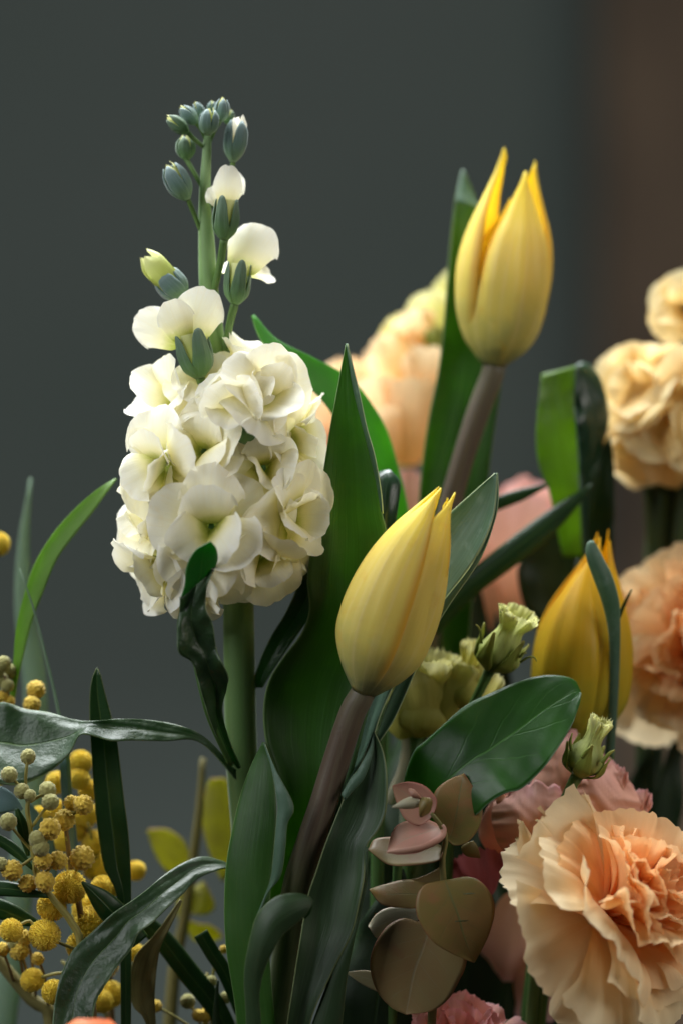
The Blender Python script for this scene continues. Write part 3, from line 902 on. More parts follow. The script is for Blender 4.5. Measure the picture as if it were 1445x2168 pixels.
# the tall leaf behind the flower
traced('leaf', [(556, 1990), (566, 1860), (592, 1730), (585, 1640), (563, 1570), (558, 1500), (570, 1440), (600, 1392), (638, 1342), (655, 1290), (650, 1230), (656, 1180), (669, 1090), (684, 1000), (700, 900), (718, 800), (732, 727)],
       [(650, 1990), (690, 1860), (726, 1720), (755, 1600), (780, 1500), (800, 1420), (815, 1340), (825, 1270), (828, 1220), (822, 1150), (815, 1110), (808, 1085), (800, 1020), (788, 960), (772, 890), (752, 800), (735, 727)],
       M['tulip_leaf'], tl, d=[1.2, 0.9, 0.9, 0.9, 0.9, 0.8, 0.7, 0.6], dl=[-0.2, -0.4, -0.5, -0.3, 0, 0.1, 0.1, 0], dr=[-0.1, -0.2, -0.2, 0.2, 0.3, 0.2, 0, 0], bulge=[0.25, 0.25, 0.22, 0.18, 0.14, 0.1, 0.1, 0.05], wave=0.10, seed=2, nv=90, nu=19)
# its folded blue-green margin near the tip
traced('leaf_margin', [(806, 1080), (796, 1020), (782, 960), (764, 890), (749, 830), (738, 770), (732, 727)], [(810, 1088), (806, 1040), (793, 965), (776, 905), (760, 830), (745, 770), (735, 728)],
       M['tulip_leaf_grey'], tl, d=0.45, dl=0.25, bulge=-0.3, nv=40, nu=7)
# grey-green leaf to the right of the flower
traced('leaf', [(600, 2080), (640, 1900), (680, 1780), (705, 1700), (740, 1600), (775, 1500), (800, 1400), (830, 1290), (870, 1190), (905, 1135), (945, 1092), (1000, 1042), (1046, 1002)],
       [(640, 2080), (690, 1860), (720, 1720), (727, 1682), (757, 1632), (782, 1584), (806, 1510), (838, 1440), (880, 1370), (930, 1285), (1000, 1192), (1042, 1098), (1051, 1001)],
       M['tulip_leaf_grey'], tl, d=[1.6, 1.2, 1.0, 1.0, 1.0, 1.0, 0.9, 0.8], dl=[0, 0, 0.2, 0.4, 0.6, 0.8, 0.6, 0], dr=[0, -0.3, -0.6, -0.5, -0.3, -0.2, -0.2, 0], bulge=0.18, wave=0.06, seed=4, nv=80, nu=17)
traced('leaf', [(1051, 1001), (1049, 1050), (1040, 1098), (1000, 1190), (930, 1283), (880, 1368), (845, 1435), (815, 1500), (795, 1560)], [(1052, 1002), (1054, 1052), (1046, 1102), (1014, 1186), (948, 1284), (900, 1366), (872, 1436), (835, 1520), (800, 1575)],
       M['tulip_leaf_grey'], tl, d=[0.8, 0.75, 0.7, 0.75, 0.8, 0.9, 1.0, 1.1], bulge=0.2, nv=50, nu=7, seed=6)
# dark leaf below left with its margin turned over
traced('leaf', [(520, 2330), (500, 2140), (479, 2000), (476, 1895), (483, 1808), (507, 1694), (531, 1625), (557, 1571)], [(600, 2330), (580, 2140), (570, 2000), (572, 1900), (578, 1820), (585, 1720), (578, 1640), (560, 1572)],
       M['tulip_leaf'], tl, d=[-0.2, -0.3, -0.5, -0.5, -0.3, 0.1], dl=0.35, dr=-0.05, bulge=-0.14, wave=0.05, seed=8, nv=60, nu=15)
traced('leaf_margin', [(540, 1950), (560, 1900), (574, 1860), (581, 1800), (586, 1740), (588, 1700), (576, 1630), (559, 1573)], [(552, 1930), (568, 1888), (594, 1853), (604, 1791), (608, 1743), (621, 1706), (584, 1630), (562, 1576)],
       M['tulip_leaf_grey'], tl, d=[-0.6, -0.7, -0.65, -0.5, 0.1], dr=-0.1, bulge=-0.25, wave=0.04, nv=40, nu=9, seed=9)
# small leaf curling over the stem
traced('leaf', [(520, 2330), (522, 2168), (518, 2068), (526, 2006), (545, 1938), (580, 1902), (616, 1891), (650, 1896), (664, 1908)], [(560, 2330), (553, 2168), (549, 2110), (557, 2062), (576, 2018), (596, 1982), (618, 1962), (642, 1942), (661, 1916)],
       M['tulip_leaf_deep'], tl, d=[-0.6, -0.9, -1.1, -1.3, -1.5, -1.5, -1.3], dr=-0.15, bulge=-0.2, wave=0.05, seed=11, nv=50, nu=13)
traced('leaf_margin', [(642, 1942), (650, 1926), (660, 1912)], [(646, 1946), (657, 1934), (664, 1912)], M['strap_dark'], tl, d=-1.25, nv=14, nu=5)
# dark leaf below right
traced('leaf', [(585, 2330), (608, 2168), (642, 1947), (653, 1892), (670, 1843), (687, 1791), (711, 1729), (728, 1690), (757, 1630), (790, 1550)],
       [(640, 2330), (656, 2168), (698, 2068), (722, 2020), (746, 1971), (760, 1912), (770, 1860), (776, 1792), (800, 1757), (816, 1715), (818, 1646), (811, 1594), (792, 1549)],
       M['tulip_leaf_deep'], tl, d=[-0.4, -0.5, -0.6, -0.5, -0.4, -0.2, 0.2], dl=[-0.1, -0.1, 0, 0.1, 0.1, 0], dr=-0.2, bulge=0.26, wave=0.10, seed=13, nv=70, nu=17)
traced('leaf_margin', [(656, 2180), (698, 2069), (722, 2021), (746, 1972), (759, 1913), (769, 1860), (774, 1793)], [(722, 2180), (731, 2092), (738, 2045), (748, 1996), (764, 1925), (776, 1862), (778, 1793)],
       M['tulip_leaf_deep'], tl, d=[-0.6, -0.65, -0.7, -0.6, -0.5], bulge=-0.2, nv=40, nu=9, seed=14)
traced('leaf_margin', [(723, 1682), (742, 1648), (757, 1630), (781, 1586), (790, 1552)], [(729, 1694), (748, 1672), (770, 1646), (786, 1600), (793, 1555)], M['tulip_leaf_grey'], tl, d=[-0.3, -0.2, -0.1, 0.1], bulge=-0.25, nv=24, nu=7, seed=15)

# broad green leaf behind, from its own stalk
br = root('broad_green_leaf', 'broad bright green leaf arching up between the white spike and the tall tulip leaf', 'leaf', P(780, 2560, 4.5))
traced('blade', [(760, 1500), (745, 1300), (735, 1150), (735, 1050), (728, 950), (705, 880), (660, 825), (610, 785), (565, 738), (545, 705), (533, 668)],
       [(800, 1500), (860, 1300), (872, 1150), (862, 1070), (845, 1000), (822, 920), (790, 860), (740, 800), (660, 755), (585, 718), (538, 667)],
       M['broad_leaf'], br, d=[4.5, 4.5, 4.5, 4.3, 4.0, 3.4, 2.8], dl=-0.2, dr=0.5, bulge=0.14, wave=0.06, seed=21, nv=70, nu=15)
tube('stalk', [(780, 1480, 4.5, 16), (785, 1700, 4.5, 18), (780, 2560, 4.5, 20)], M['stem_deep'], br)
sm = root('dark_rounded_leaf', 'small dark blue-green rounded leaf tip beside the tall tulip leaf', 'leaf', P(790, 2560, 3.0))
traced('blade', [(790, 1400), (786, 1250), (786, 1120), (786, 1050), (790, 1012), (806, 997)], [(830, 1400), (832, 1250), (836, 1120), (843, 1060), (845, 1020), (824, 995)], M['folded_dark'], sm, d=[3.0, 2.8, 2.4, 2.0, 2.4], dl=0.3, dr=0.3, bulge=-0.3, seed=22)
tube('stalk', [(810, 1390, 3, 12), (800, 1700, 3, 14), (790, 2560, 3, 15)], M['stem_deep'], sm)

# tulip standing behind, tallest
tb = root('yellow_tulip', 'tallest yellow tulip, upright with parted pointed petal tips', 'tulip', P(860, 2560, 6.0), 'yellow tulips in the bouquet')
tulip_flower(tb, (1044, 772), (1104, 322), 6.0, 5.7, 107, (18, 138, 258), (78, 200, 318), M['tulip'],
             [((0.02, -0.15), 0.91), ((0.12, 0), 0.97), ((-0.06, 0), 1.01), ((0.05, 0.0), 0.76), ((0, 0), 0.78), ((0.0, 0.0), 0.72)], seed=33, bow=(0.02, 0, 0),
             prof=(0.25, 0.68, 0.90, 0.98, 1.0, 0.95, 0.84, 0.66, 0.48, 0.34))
tube('stem', [(1046, 760, 6, 24), (1042, 790, 6, 26), (1012, 870, 6, 26), (978, 975, 6, 25), (950, 1080, 6, 26), (915, 1250, 6, 28), (880, 1600, 6, 30), (860, 2560, 6, 30)], M['tulip_stem'], tb, n=18, m=60)
traced('leaf', [(850, 1500), (870, 1250), (885, 1100), (890, 1010), (906, 890), (926, 790), (937, 700), (945, 600), (954, 500), (964, 420), (976, 360)],
       [(920, 1500), (935, 1250), (945, 1100), (962, 1000), (992, 890), (1025, 790), (1050, 700), (1050, 600), (1040, 500), (1008, 428), (981, 360)], M['tulip_leaf'], tb,
       d=[6.4, 6.6, 6.8, 7.0, 7.2, 7.4, 7.6], dl=[-0.3, -0.3, -0.5, -0.5, -0.3, 0], dr=[0, 0.1, 0.2, 0.3, 0.2, 0], bulge=0.2, wave=0.05, seed=24, nv=70, nu=15)
traced('leaf_margin', [(964, 425), (967, 400), (976, 360)], [(1014, 442), (992, 402), (982, 361)], M['tulip_leaf_grey'], tb, d=[7.0, 7.2, 7.4], bulge=-0.25, nv=20, nu=7)
traced('leaf', [(930, 1500), (920, 1250), (940, 1100), (962, 1020), (990, 940), (1024, 845), (1052, 775)], [(980, 1500), (1000, 1250), (1020, 1100), (1031, 1020), (1040, 940), (1054, 850), (1066, 768)], M['tulip_leaf'], tb,
       d=[6.6, 6.8, 6.8, 6.8, 6.7], bulge=0.25, dr=-0.3, seed=25, nv=50, nu=11)

# third tulip at the right, green flushed
tr = root('yellow_tulip', 'green-flushed yellow tulip with a leaf tip curling over it, above the glossy dark leaf', 'tulip', P(1080, 2560, 4.0), 'yellow tulips in the bouquet')
tulip_flower(tr, (1212, 1580), (1268, 1118), 4.2, 4.2, 112, (-42, 78, 198), (18, 138, 258), M['tulip_green'],
             [((0.12, 0.1), 0.93), ((0.22, 0), 0.95), ((0.0, 0), 0.98), ((0.0, 0.0), 0.96), ((0.2, 0), 1.0), ((-0.1, 0.1), 0.9)], seed=52, bow=(-0.12, 0, 0))
tube('stem', [(1212, 1575, 4.2, 26), (1200, 1640, 4.2, 27), (1170, 1800, 4.2, 28), (1080, 2560, 4, 30)], M['stem_deep'], tr, n=16)
traced('leaf', [(1280, 1600), (1288, 1500), (1290, 1400), (1286, 1330), (1272, 1270), (1252, 1215), (1240, 1178), (1241, 1152), (1249, 1145)], [(1298, 1600), (1305, 1500), (1310, 1400), (1311, 1320), (1308, 1270), (1294, 1220), (1274, 1180), (1260, 1154), (1254, 1145)],
       M['tulip_leaf_grey'], tr, d=[3.4, 3.2, 3.0, 2.8, 2.5, 2.5], bulge=-0.3, nv=50, nu=9, seed=27)
traced('leaf_margin', [(1304, 1310), (1316, 1280), (1334, 1248)], [(1310, 1316), (1322, 1284), (1337, 1249)], M['strap_dark'], tr, d=[2.9, 2.9, 2.8], nv=16, nu=5)
tube('stalk', [(1294, 1590, 3.4, 7), (1270, 1700, 3.8, 10), (1195, 1860, 4.2, 12)], M['stem_deep'], tr)

# ------------------------------------------------------------------ glossy dark leaf
ru = root('glossy_dark_leaf', 'large glossy dark green oval leaf with pale veins above the round leaves', 'leaf', P(820, 2560, 1.5))
traced('blade', [(860, 1740), (852, 1690), (856, 1645), (876, 1590), (896, 1572), (927, 1544), (982, 1496), (1037, 1468), (1086, 1447), (1138, 1432), (1183, 1431), (1214, 1441), (1226, 1462)],
       [(880, 1750), (940, 1760), (1000, 1730), (1034, 1700), (1069, 1679), (1103, 1669), (1148, 1627), (1183, 1579), (1210, 1534), (1222, 1500), (1228, 1478), (1228, 1466)],
       M['ruscus'], ru, d=[1.5, 0.9, 0.4, 0.2, 0.3, 0.7, 1.3], dl=[0, 0.5, 0.8, 0.9, 0.8, 0.4], dr=[0, -0.4, -0.6, -0.6, -0.3, 0.1], vee=0.07, bulge=-0.04, wave=0.07, seed=31, nv=60, nu=25)
tube('stalk', [(868, 1742, 1.5, 8), (840, 1850, 1.8, 10), (820, 2560, 1.5, 12)], M['stem_deep'], ru)

# ------------------------------------------------------------------ eucalyptus with round leaves
eu = root('eucalyptus_sprig', 'eucalyptus sprig with round pinkish bronze leaves below the glossy dark leaf', 'foliage', P(900, 2560, 0.4), 'eucalyptus sprigs')
tube('stem', [(912, 1722, -0.5, 4), (930, 1745, -0.4, 5), (942, 1775, -0.3, 6), (935, 1820, -0.2, 6.5), (938, 1880, -0.1, 7), (935, 1960, 0.3, 8), (915, 2120, 0.6, 9), (900, 2560, 0.4, 12)], M['stem_olive'], eu, n=10, m=50)
# top right
traced('leaf', [(944, 1777), (928, 1758), (916, 1730), (914, 1700), (922, 1672), (948, 1651), (980, 1638)], [(948, 1780), (962, 1790), (988, 1783), (1012, 1754), (1020, 1713), (1004, 1672), (981, 1638)], M['euc_olive'], eu, d=[-0.2, 0.0, 0.1, 0.2], dl=0.2, bulge=-0.06, vee=0.05, seed=41, nv=36)
# small round leaf with bracts
traced('leaf', [(908, 1735), (884, 1748), (858, 1736), (844, 1712), (834, 1686), (829, 1664)], [(914, 1728), (922, 1708), (922, 1690), (899, 1665), (866, 1655), (830, 1663)], M['euc_pink'], eu, d=[-0.5, -0.5, -0.4, -0.3], bulge=0.12, seed=42, nv=30)
traced('bract', [(888, 1694), (870, 1687), (850, 1694), (828, 1709)], [(890, 1707), (872, 1712), (850, 1712), (829, 1710)], M['euc_pale'], eu, d=[-0.9, -1.0, -0.9], bulge=-0.3, seed=43, nv=20, nu=9)
traced('bract', [(906, 1722), (888, 1730), (886, 1708), (888, 1690)], [(910, 1716), (914, 1700), (910, 1690), (892, 1688)], M['euc_olive'], eu, d=[-0.8, -1.1, -1.0], bulge=-0.15, seed=44, nv=18, nu=9)
traced('bract', [(886, 1692), (872, 1688), (864, 1678), (864, 1670)], [(892, 1690), (884, 1680), (876, 1672), (868, 1669)], M['euc_pink'], eu, d=[-1.0, -1.1, -1.0], bulge=-0.3, seed=45, nv=16, nu=7)
# cupped pair on the left
traced('leaf', [(938, 1760), (920, 1785), (888, 1804), (850, 1809), (817, 1805)], [(932, 1748), (900, 1735), (860, 1738), (832, 1756), (818, 1804)], M['euc_pink'], eu, d=[-0.4, -0.6, -0.6, -0.4], dl=-0.3, dr=0.4, bulge=0.12, seed=46, nv=34)
traced('leaf', [(938, 1745), (944, 1756), (938, 1776), (905, 1797), (860, 1808), (818, 1806)], [(933, 1748), (936, 1756), (926, 1770), (890, 1788), (850, 1796), (819, 1803)], M['euc_pink'], eu, d=[-0.6, -0.9, -0.9, -0.7], bulge=-0.25, seed=47, nv=34, nu=9)
traced('leaf', [(936, 1806), (925, 1823), (872, 1832), (820, 1830), (778, 1799)], [(932, 1790), (900, 1780), (850, 1772), (795, 1776), (779, 1798)], M['euc_grey'], eu, d=[-0.1, 0.0, 0.1, 0.1], dl=-0.3, dr=0.5, bulge=0.06, seed=48, nv=34)
# heart-shaped leaf hanging in front
traced('leaf', [(946, 1884), (925, 1872), (902, 1871), (884, 1890), (879, 1925), (890, 1958), (915, 1994), (955, 2019), (1001, 2038)], [(948, 1884), (958, 1866), (985, 1856), (1016, 1866), (1040, 1896), (1046, 1930), (1036, 1972), (1022, 2004), (1003, 2038)], M['euc_olive'], eu, d=[-0.2, -0.5, -0.6, -0.5], dl=-0.1, dr=0.15, bulge=-0.07, vee=0.05, seed=49, nv=44, nu=19)
for cx, cy, ln in ((992, 1892, 26), (976, 1950, 30)):
    tube('scratch', [(cx - ln / 2, cy + 1, -0.74, 0.6), (cx, cy, -0.76, 1.2), (cx + ln / 2, cy - 1, -0.7, 0.5)], M['stem_dark'], eu, n=6, m=8)
traced('leaf', [(930, 1895), (890, 1921), (845, 1922), (806, 1914), (781, 1884)], [(928, 1880), (900, 1868), (860, 1862), (815, 1872), (782, 1882)], M['euc_olive'], eu, d=[0.3, 0.3, 0.3, 0.2], dl=-0.2, dr=0.3, bulge=-0.06, seed=50, nv=30)
traced('leaf', [(900, 1940), (860, 1960), (820, 1980), (797, 1986), (779, 1962)], [(900, 1920), (860, 1920), (820, 1922), (795, 1936), (779, 1960)], M['euc_pale'], eu, d=0.6, dl=-0.2, bulge=-0.08, seed=51, nv=30)
traced('leaf', [(905, 1972), (862, 1944), (820, 1960), (790, 2005), (783, 2050), (796, 2096), (826, 2132), (858, 2148)], [(908, 1972), (950, 1972), (982, 2000), (986, 2040), (970, 2078), (948, 2115), (914, 2140), (860, 2148)], M['euc_grey'], eu, d=[0.5, 0.2, 0.1, 0.0], dl=0.1, bulge=-0.07, vee=0.06, seed=52, nv=44, nu=19)
traced('leaf', [(850, 2096), (810, 2102), (770, 2086), (735, 2062)], [(850, 2060), (810, 2060), (770, 2054), (736, 2058)], M['euc_pale'], eu, d=1.0, bulge=-0.08, seed=53, nv=24)
traced('leaf', [(936, 1830), (915, 1845), (880, 1860), (850, 1862)], [(938, 1880), (915, 1882), (880, 1876), (850, 1864)], M['euc_grey'], eu, d=0.6, bulge=-0.08, seed=54, nv=24)
traced('leaf', [(985, 1785), (975, 1795), (985, 1812), (1014, 1817)], [(1000, 1780), (1008, 1790), (1012, 1800), (1016, 1816)], M['euc_olive'], eu, d=1.0, bulge=-0.2, seed=55, nv=16)

# ------------------------------------------------------------------ lisianthus
def lis_bud(parent, b, t, w, d, d2, mat, seed, flare=0.35, neck=0.55, sep=True, curl=(), a0=0):
    B, T = P(*b, d), P(*t, d2)
    ax = T - B
    L = np.linalg.norm(ax) * 100
    R = w / 75.0 / 2
    e = part_empty('bud', parent)
    r = random.Random(seed)
    for k in range(5):
        wrap_petal('petal', B, ax, L * r.uniform(0.93, 1.05), np.array([0.2, 0.86, 1.0, 0.86, neck + 0.08, neck, neck + flare * 0.55, neck + flare]) * R * (1 - 0.04 * k), [88, 86, 80, 76, 74, 72, 70, 64],
                   a0 + k * 72 + r.uniform(-15, 15), mat, e, lean=0.1, seed=seed * 7 + k, nv=26, nu=27, frill=0.10, ffreq=2.2, serr=0.10, sfreq=6.5, wob=0.07)
    if sep:
        for k in range(5):
            wrap_petal('sepal', B - nrm(ax) * cm(0.06), ax, L * r.uniform(0.5, 0.7), np.array([0.22, 0.92, 1.08, 1.1, 1.14, 1.22]) * R, [34, 30, 22, 15, 8, 3], a0 + 20 + k * 72, M['sepal'], e, ridge=0.05, seed=seed + k, nv=14, nu=7, thick=0.0003,
                       frill=0.03)
    return e


gl = root('green_lisianthus', 'pale green lisianthus bud with frilled top and curling sepals touching the green-flushed tulip', 'flower', P(930, 2560, 2.4), 'budding lisianthus')
lis_bud(gl, (1036, 1416), (1100, 1290), 92, 2.2, 1.8, M['lis_green'], 3, flare=0.4, neck=0.62, a0=20)
tube('stem', [(1040, 1408, 2.2, 12), (1028, 1434, 2.2, 11), (1008, 1476, 2.3, 10), (985, 1540, 2.5, 11), (950, 1750, 2.6, 12), (930, 2560, 2.4, 14)], M['stem_deep'], gl, n=10)
for pts in [[(1018, 1362, 1.6, 3), (1017, 1342, 1.5, 2.5), (1012, 1328, 1.5, 2), (1006, 1322, 1.5, 1.2)], [(1100, 1402, 1.5, 3), (1116, 1392, 1.4, 2.4), (1128, 1391, 1.4, 2), (1135, 1400, 1.4, 1.2)], [(1098, 1392, 1.6, 2.4), (1106, 1383, 1.5, 2), (1114, 1383, 1.5, 1.2)]]:
    tube('sepal_tip', pts, M['sepal'], gl, n=7)

yl = root('yellow_green_lisianthus', 'two yellow-green frilled lisianthus buds behind the leaning tulip', 'flower', P(850, 2560, 4.0), 'budding lisianthus')
lis_bud(yl, (880, 1560), (908, 1382), 128, 3.8, 3.4, M['lis_yellow'], 7, flare=0.3, neck=0.8, a0=10, sep=False)
lis_bud(yl, (965, 1505), (1004, 1362), 96, 3.6, 3.4, M['lis_yellow'], 9, flare=0.2, neck=0.42, a0=-30, sep=False)
for k, (b, dv, LL, W) in enumerate([((900, 1560), (-0.15, -0.3, 1), 2.1, 0.85), ((915, 1540), (0.45, -0.2, 1), 2.2, 0.7), ((870, 1560), (-0.5, -0.1, 1), 1.9, 0.7), ((980, 1510), (0.65, -0.1, 1), 1.6, 0.55), ((960, 1500), (0.1, -0.35, 1), 1.5, 0.55)]):
    petal('petal', P(*b, 3.4), dv, (0, -1, 0), LL, W, M['lis_yellow'], yl, g0=0.5, ga=0.6, corner=0.15, cp=3, bend=(-0.4, 0.9, -0.4), cup=-0.35, ruf=0.16, rfreq=2.2, serr=0.11, sfreq=6, seed=90 + k, nv=22, nu=27, oval=0.15)
tube('stem', [(880, 1556, 3.8, 16), (878, 1600, 3.8, 11), (865, 1800, 3.9, 12), (850, 2560, 4, 14)], M['stem_deep'], yl, n=10)
tube('stem', [(966, 1502, 3.6, 14), (950, 1540, 3.7, 10), (900, 1700, 3.9, 11), (866, 1850, 3.9, 11)], M['stem_deep'], yl, n=10)
blade('leaf', [(820, 1700, 4.2), (850, 1640, 4.0), (862, 1590, 3.8), (848, 1545, 3.8)], [26, 30, 34, 8], M['euc_pale'], yl, roll=20, cup=0.3, seed=3)

sl = root('small_lisianthus_bud', 'small closed yellow-green lisianthus bud rising above the peach carnation', 'flower', P(1090, 2560, 1.2), 'budding lisianthus')
lis_bud(sl, (1224, 1640), (1272, 1522), 84, 1.0, 0.7, M['lis_green'], 21, flare=0.12, neck=0.44, a0=50)
tube('stem', [(1226, 1634, 1.0, 15), (1216, 1650, 1.0, 13), (1202, 1680, 1.0, 12), (1186, 1715, 1.1, 12), (1150, 1850, 2.6, 12), (1090, 2560, 1.2, 14)], M['stem_green'], sl, n=12)
for pts in [[(1208, 1590, 0.5, 4), (1206, 1570, 0.5, 3), (1210, 1552, 0.5, 1.4)], [(1230, 1604, 0.3, 4), (1244, 1586, 0.2, 3.4), (1256, 1580, 0.2, 1.5)], [(1272, 1615, 0.4, 5), (1288, 1596, 0.4, 4), (1300, 1588, 0.4, 1.5)]]:
    tube('sepal_tip', pts, M['sepal'], sl, n=7)


def frilled(parent, b, dv, L, W, mat, d, up=(0, -1, 0.15), seed=1, ruf=0.14, bend=(-0.3, 0.7, -0.2), cup=-0.3, corner=0.2, serr=0.035, g0=0.4, ga=0.6, d_is=None, sfreq=7):
    return petal('petal', P(*b, d), (dv[0], -dv[2], dv[1]), up, L, W, mat, parent, g0=g0, ga=ga, corner=corner, cp=2.6, bend=bend, cup=cup, ruf=ruf, rfreq=2.0, serr=serr, sfreq=sfreq, seed=seed, nv=26, nu=35, oval=0.34)


pk = root('pink_lisianthus', 'blush pink lisianthus with wide ruffled petals behind the peach carnation', 'flower', P(1120, 2560, 3.2), 'pink lisianthus')
traced('petal', [(1096, 1830), (1056, 1790), (1040, 1740), (1044, 1695), (1052, 1672)], [(1120, 1830), (1170, 1800), (1192, 1755), (1192, 1705), (1184, 1668)], M['pink'], pk, d=[2.6, 2.0, 1.7, 1.7, 2.1], bulge=[-0.1, -0.3, -0.34, -0.28, -0.2], wave=0.10, wfreq=4, seed=5, nv=44, nu=41, thick=0.0003, crown=14)
traced('petal', [(1052, 1674), (1050, 1700), (1058, 1716), (1064, 1706), (1078, 1672)], [(1064, 1670), (1066, 1680), (1072, 1688), (1074, 1680), (1084, 1670)], M['pink'], pk, d=1.7, bulge=-0.3, wave=0.1, wfreq=6, seed=6, nv=26, nu=9, thick=0.0003)
traced('petal', [(1130, 1850), (1120, 1780), (1112, 1700), (1130, 1640), (1166, 1580), (1206, 1543)], [(1300, 1850), (1290, 1780), (1270, 1720), (1250, 1660), (1236, 1600), (1218, 1545)], M['pink'], pk, d=[3.4, 3.0, 2.8, 2.8, 3.0], bulge=-0.25, wave=0.12, wfreq=4, seed=7, nv=40, nu=31, thick=0.0003)
traced('petal', [(1210, 1850), (1205, 1780), (1200, 1720), (1206, 1660), (1228, 1622), (1262, 1606)], [(1350, 1850), (1372, 1790), (1366, 1730), (1346, 1680), (1326, 1644), (1300, 1622)], M['pink'], pk, d=[3.2, 2.6, 2.3, 2.4, 2.8], bulge=[-0.1, -0.3, -0.36, -0.3, -0.2], wave=0.16, wfreq=5, seed=8, nv=44, nu=41, thick=0.0003, crown=14)
frilled(pk, (1270, 1720), (0.15, 1, 0.25), 1.55, 0.62, M['pink'], 2.4, seed=15, ruf=0.3, bend=(-0.3, 0.9, 0.3), cup=0.3, serr=0.09, sfreq=5)
frilled(pk, (1320, 1760), (0.35, 1, 0.25), 1.4, 0.5, M['pink'], 2.5, seed=16, ruf=0.3, bend=(-0.3, 0.9, 0.3), cup=0.3, serr=0.09, sfreq=5)
frilled(pk, (1160, 1800), (0.1, 1, 0.25), 1.75, 0.5, M['pink'], 1.9, seed=17, ruf=0.16, bend=(-0.3, 0.7, 0.5), cup=0.2, serr=0.06, sfreq=5)
traced('petal', [(1080, 1840), (1030, 1800), (1012, 1760), (1030, 1710), (1050, 1690)], [(1100, 1840), (1100, 1800), (1090, 1760), (1080, 1720), (1066, 1690)], M['pink'], pk, d=[3.0, 2.8, 2.6, 2.6], bulge=-0.2, wave=0.08, seed=9, nv=30, nu=17, thick=0.0003)
tube('stem', [(1120, 1835, 2.9, 22), (1132, 1880, 3, 18), (1135, 2000, 3.2, 14), (1120, 2560, 3.2, 14)], M['stem_deep'], pk)
# lower petals turned down in the shade
frilled(pk, (1110, 1900), (-0.2, -1, 0.1), 2.8, 1.3, M['pink'], 5.0, seed=9, ruf=0.1, bend=(0.2, 0.2, 0.1), cup=-0.3)
frilled(pk, (1150, 1990), (0.0, -1, 0.1), 2.6, 1.4, M['pink'], 5.2, seed=12, ruf=0.1, bend=(0.2, 0.2, 0.1), cup=-0.3)
frilled(pk, (1020, 1900), (-0.1, 1, 0.2), 1.5, 0.75, M['pink_shaded'], 2.6, seed=13, ruf=0.2, serr=0.12)
frilled(pk, (1000, 1900), (-0.5, 1, 0.2), 1.3, 0.7, M['pink_shaded'], 2.9, seed=14, ruf=0.2, serr=0.12)

pb = root('pink_lisianthus', 'hazy pink lisianthus behind the dark strap leaves and the leaning tulip', 'flower', P(1000, 2560, 11), 'pink lisianthus')
for k, (b, dv, L, W, dd) in enumerate([((1075, 1300), (0.1, 1, 0.2), 3.9, 1.5, 10.5), ((1110, 1290), (0.35, 1, 0.1), 3.3, 1.2, 11.0), ((1040, 1300), (-0.3, 1, 0.1), 3.6, 1.2, 11.0), ((1090, 1290), (0.1, 1, -0.2), 4.3, 1.2, 12.0), ((1120, 1300), (0.6, 0.7, 0.2), 2.6, 1.0, 10.6), ((1060, 1320), (-0.6, 0.5, 0.3), 2.6, 1.1, 10.4)]):
    frilled(pb, b, dv, L, W, M['pink'], dd, seed=40 + k, ruf=0.2)
tube('stem', [(1078, 1310, 10.8, 18), (1060, 1500, 11, 14), (1000, 2560, 11, 14)], M['stem_deep'], pb)
pc = root('pink_lisianthus', 'hazy pink lisianthus between the broad bright green leaf and the tallest tulip', 'flower', P(820, 2560, 12), 'pink lisianthus')
for k, (b, dv, L, W, dd) in enumerate([((840, 1180), (0.15, 1, 0.2), 2.9, 0.9, 11.5), ((820, 1180), (-0.5, 1, 0.1), 3.6, 1.0, 12), ((760, 1100), (-0.4, 1, 0.1), 3.0, 1.0, 12), ((720, 1100), (-0.5, 1, 0.1), 3.2, 1.0, 12.2), ((690, 1060), (-0.3, 1, 0.2), 2.6, 0.8, 11.8)]):
    frilled(pc, b, dv, L, W, M['pink'], dd, seed=60 + k, ruf=0.16)
tube('stem', [(800, 1160, 12, 16), (815, 1500, 12, 14), (820, 2560, 12, 14)], M['stem_deep'], pc)

pe = root('peach_lisianthus', 'hazy peach and cream ruffled flower behind the broad bright green leaf', 'flower', P(880, 2560, 12.5))
for k, (b, dv, L, W, dd, mt) in enumerate([
        ((830, 985), (-0.35, 1, 0.5), 3.2, 1.25, 12, 'peach_back'), ((850, 985), (0.2, 1, 0.5), 3.1, 1.1, 11.6, 'peach_back'), ((820, 985), (-0.9, 1, 0.1), 3.6, 1.3, 12.6, 'peach_back'), ((800, 970), (-0.75, 1, 0.3), 3.0, 1.3, 12.0, 'peach_back'), ((780, 920), (-0.5, 1, 0.2), 2.6, 1.2, 12.3, 'peach_back'), ((748, 880), (-0.35, 1, 0.2), 1.9, 0.9, 12.6, 'peach_back'), ((860, 985), (-0.1, 1, 0.0), 4.3, 1.2, 13, 'peach_back'), ((850, 970), (0.5, 1, 0.1), 3.4, 1.0, 12.8, 'peach_back'), ((830, 980), (-0.5, 0.8, 0.7), 2.2, 1.1, 11.2, 'peach_back'),
        ((860, 840), (-0.2, 1, 0.4), 2.3, 1.0, 12, 'peach_back'), ((900, 800), (-0.5, 1, 0.3), 2.3, 0.9, 12.2, 'lis_yellow'), ((925, 800), (-0.1, 1, 0.3), 2.9, 0.9, 12.2, 'lis_yellow'), ((900, 740), (-0.4, 0.9, 0.5), 1.5, 0.7, 11.6, 'peach_back'), ((950, 760), (0.1, 1, 0.3), 3.0, 0.8, 12.6, 'lis_yellow'), ((905, 860), (0, 1, 0.6), 2.2, 0.9, 11.4, 'peach_back')]):
    frilled(pe, b, dv, L, W, M[mt], dd, seed=70 + k, ruf=0.26, serr=0.06)
e = part_empty('bud', pe)
calyx_cup(e, (922, 740), (915, 690), 46, d=11.4, a0=20, seed=88, cal=M['sepal'])
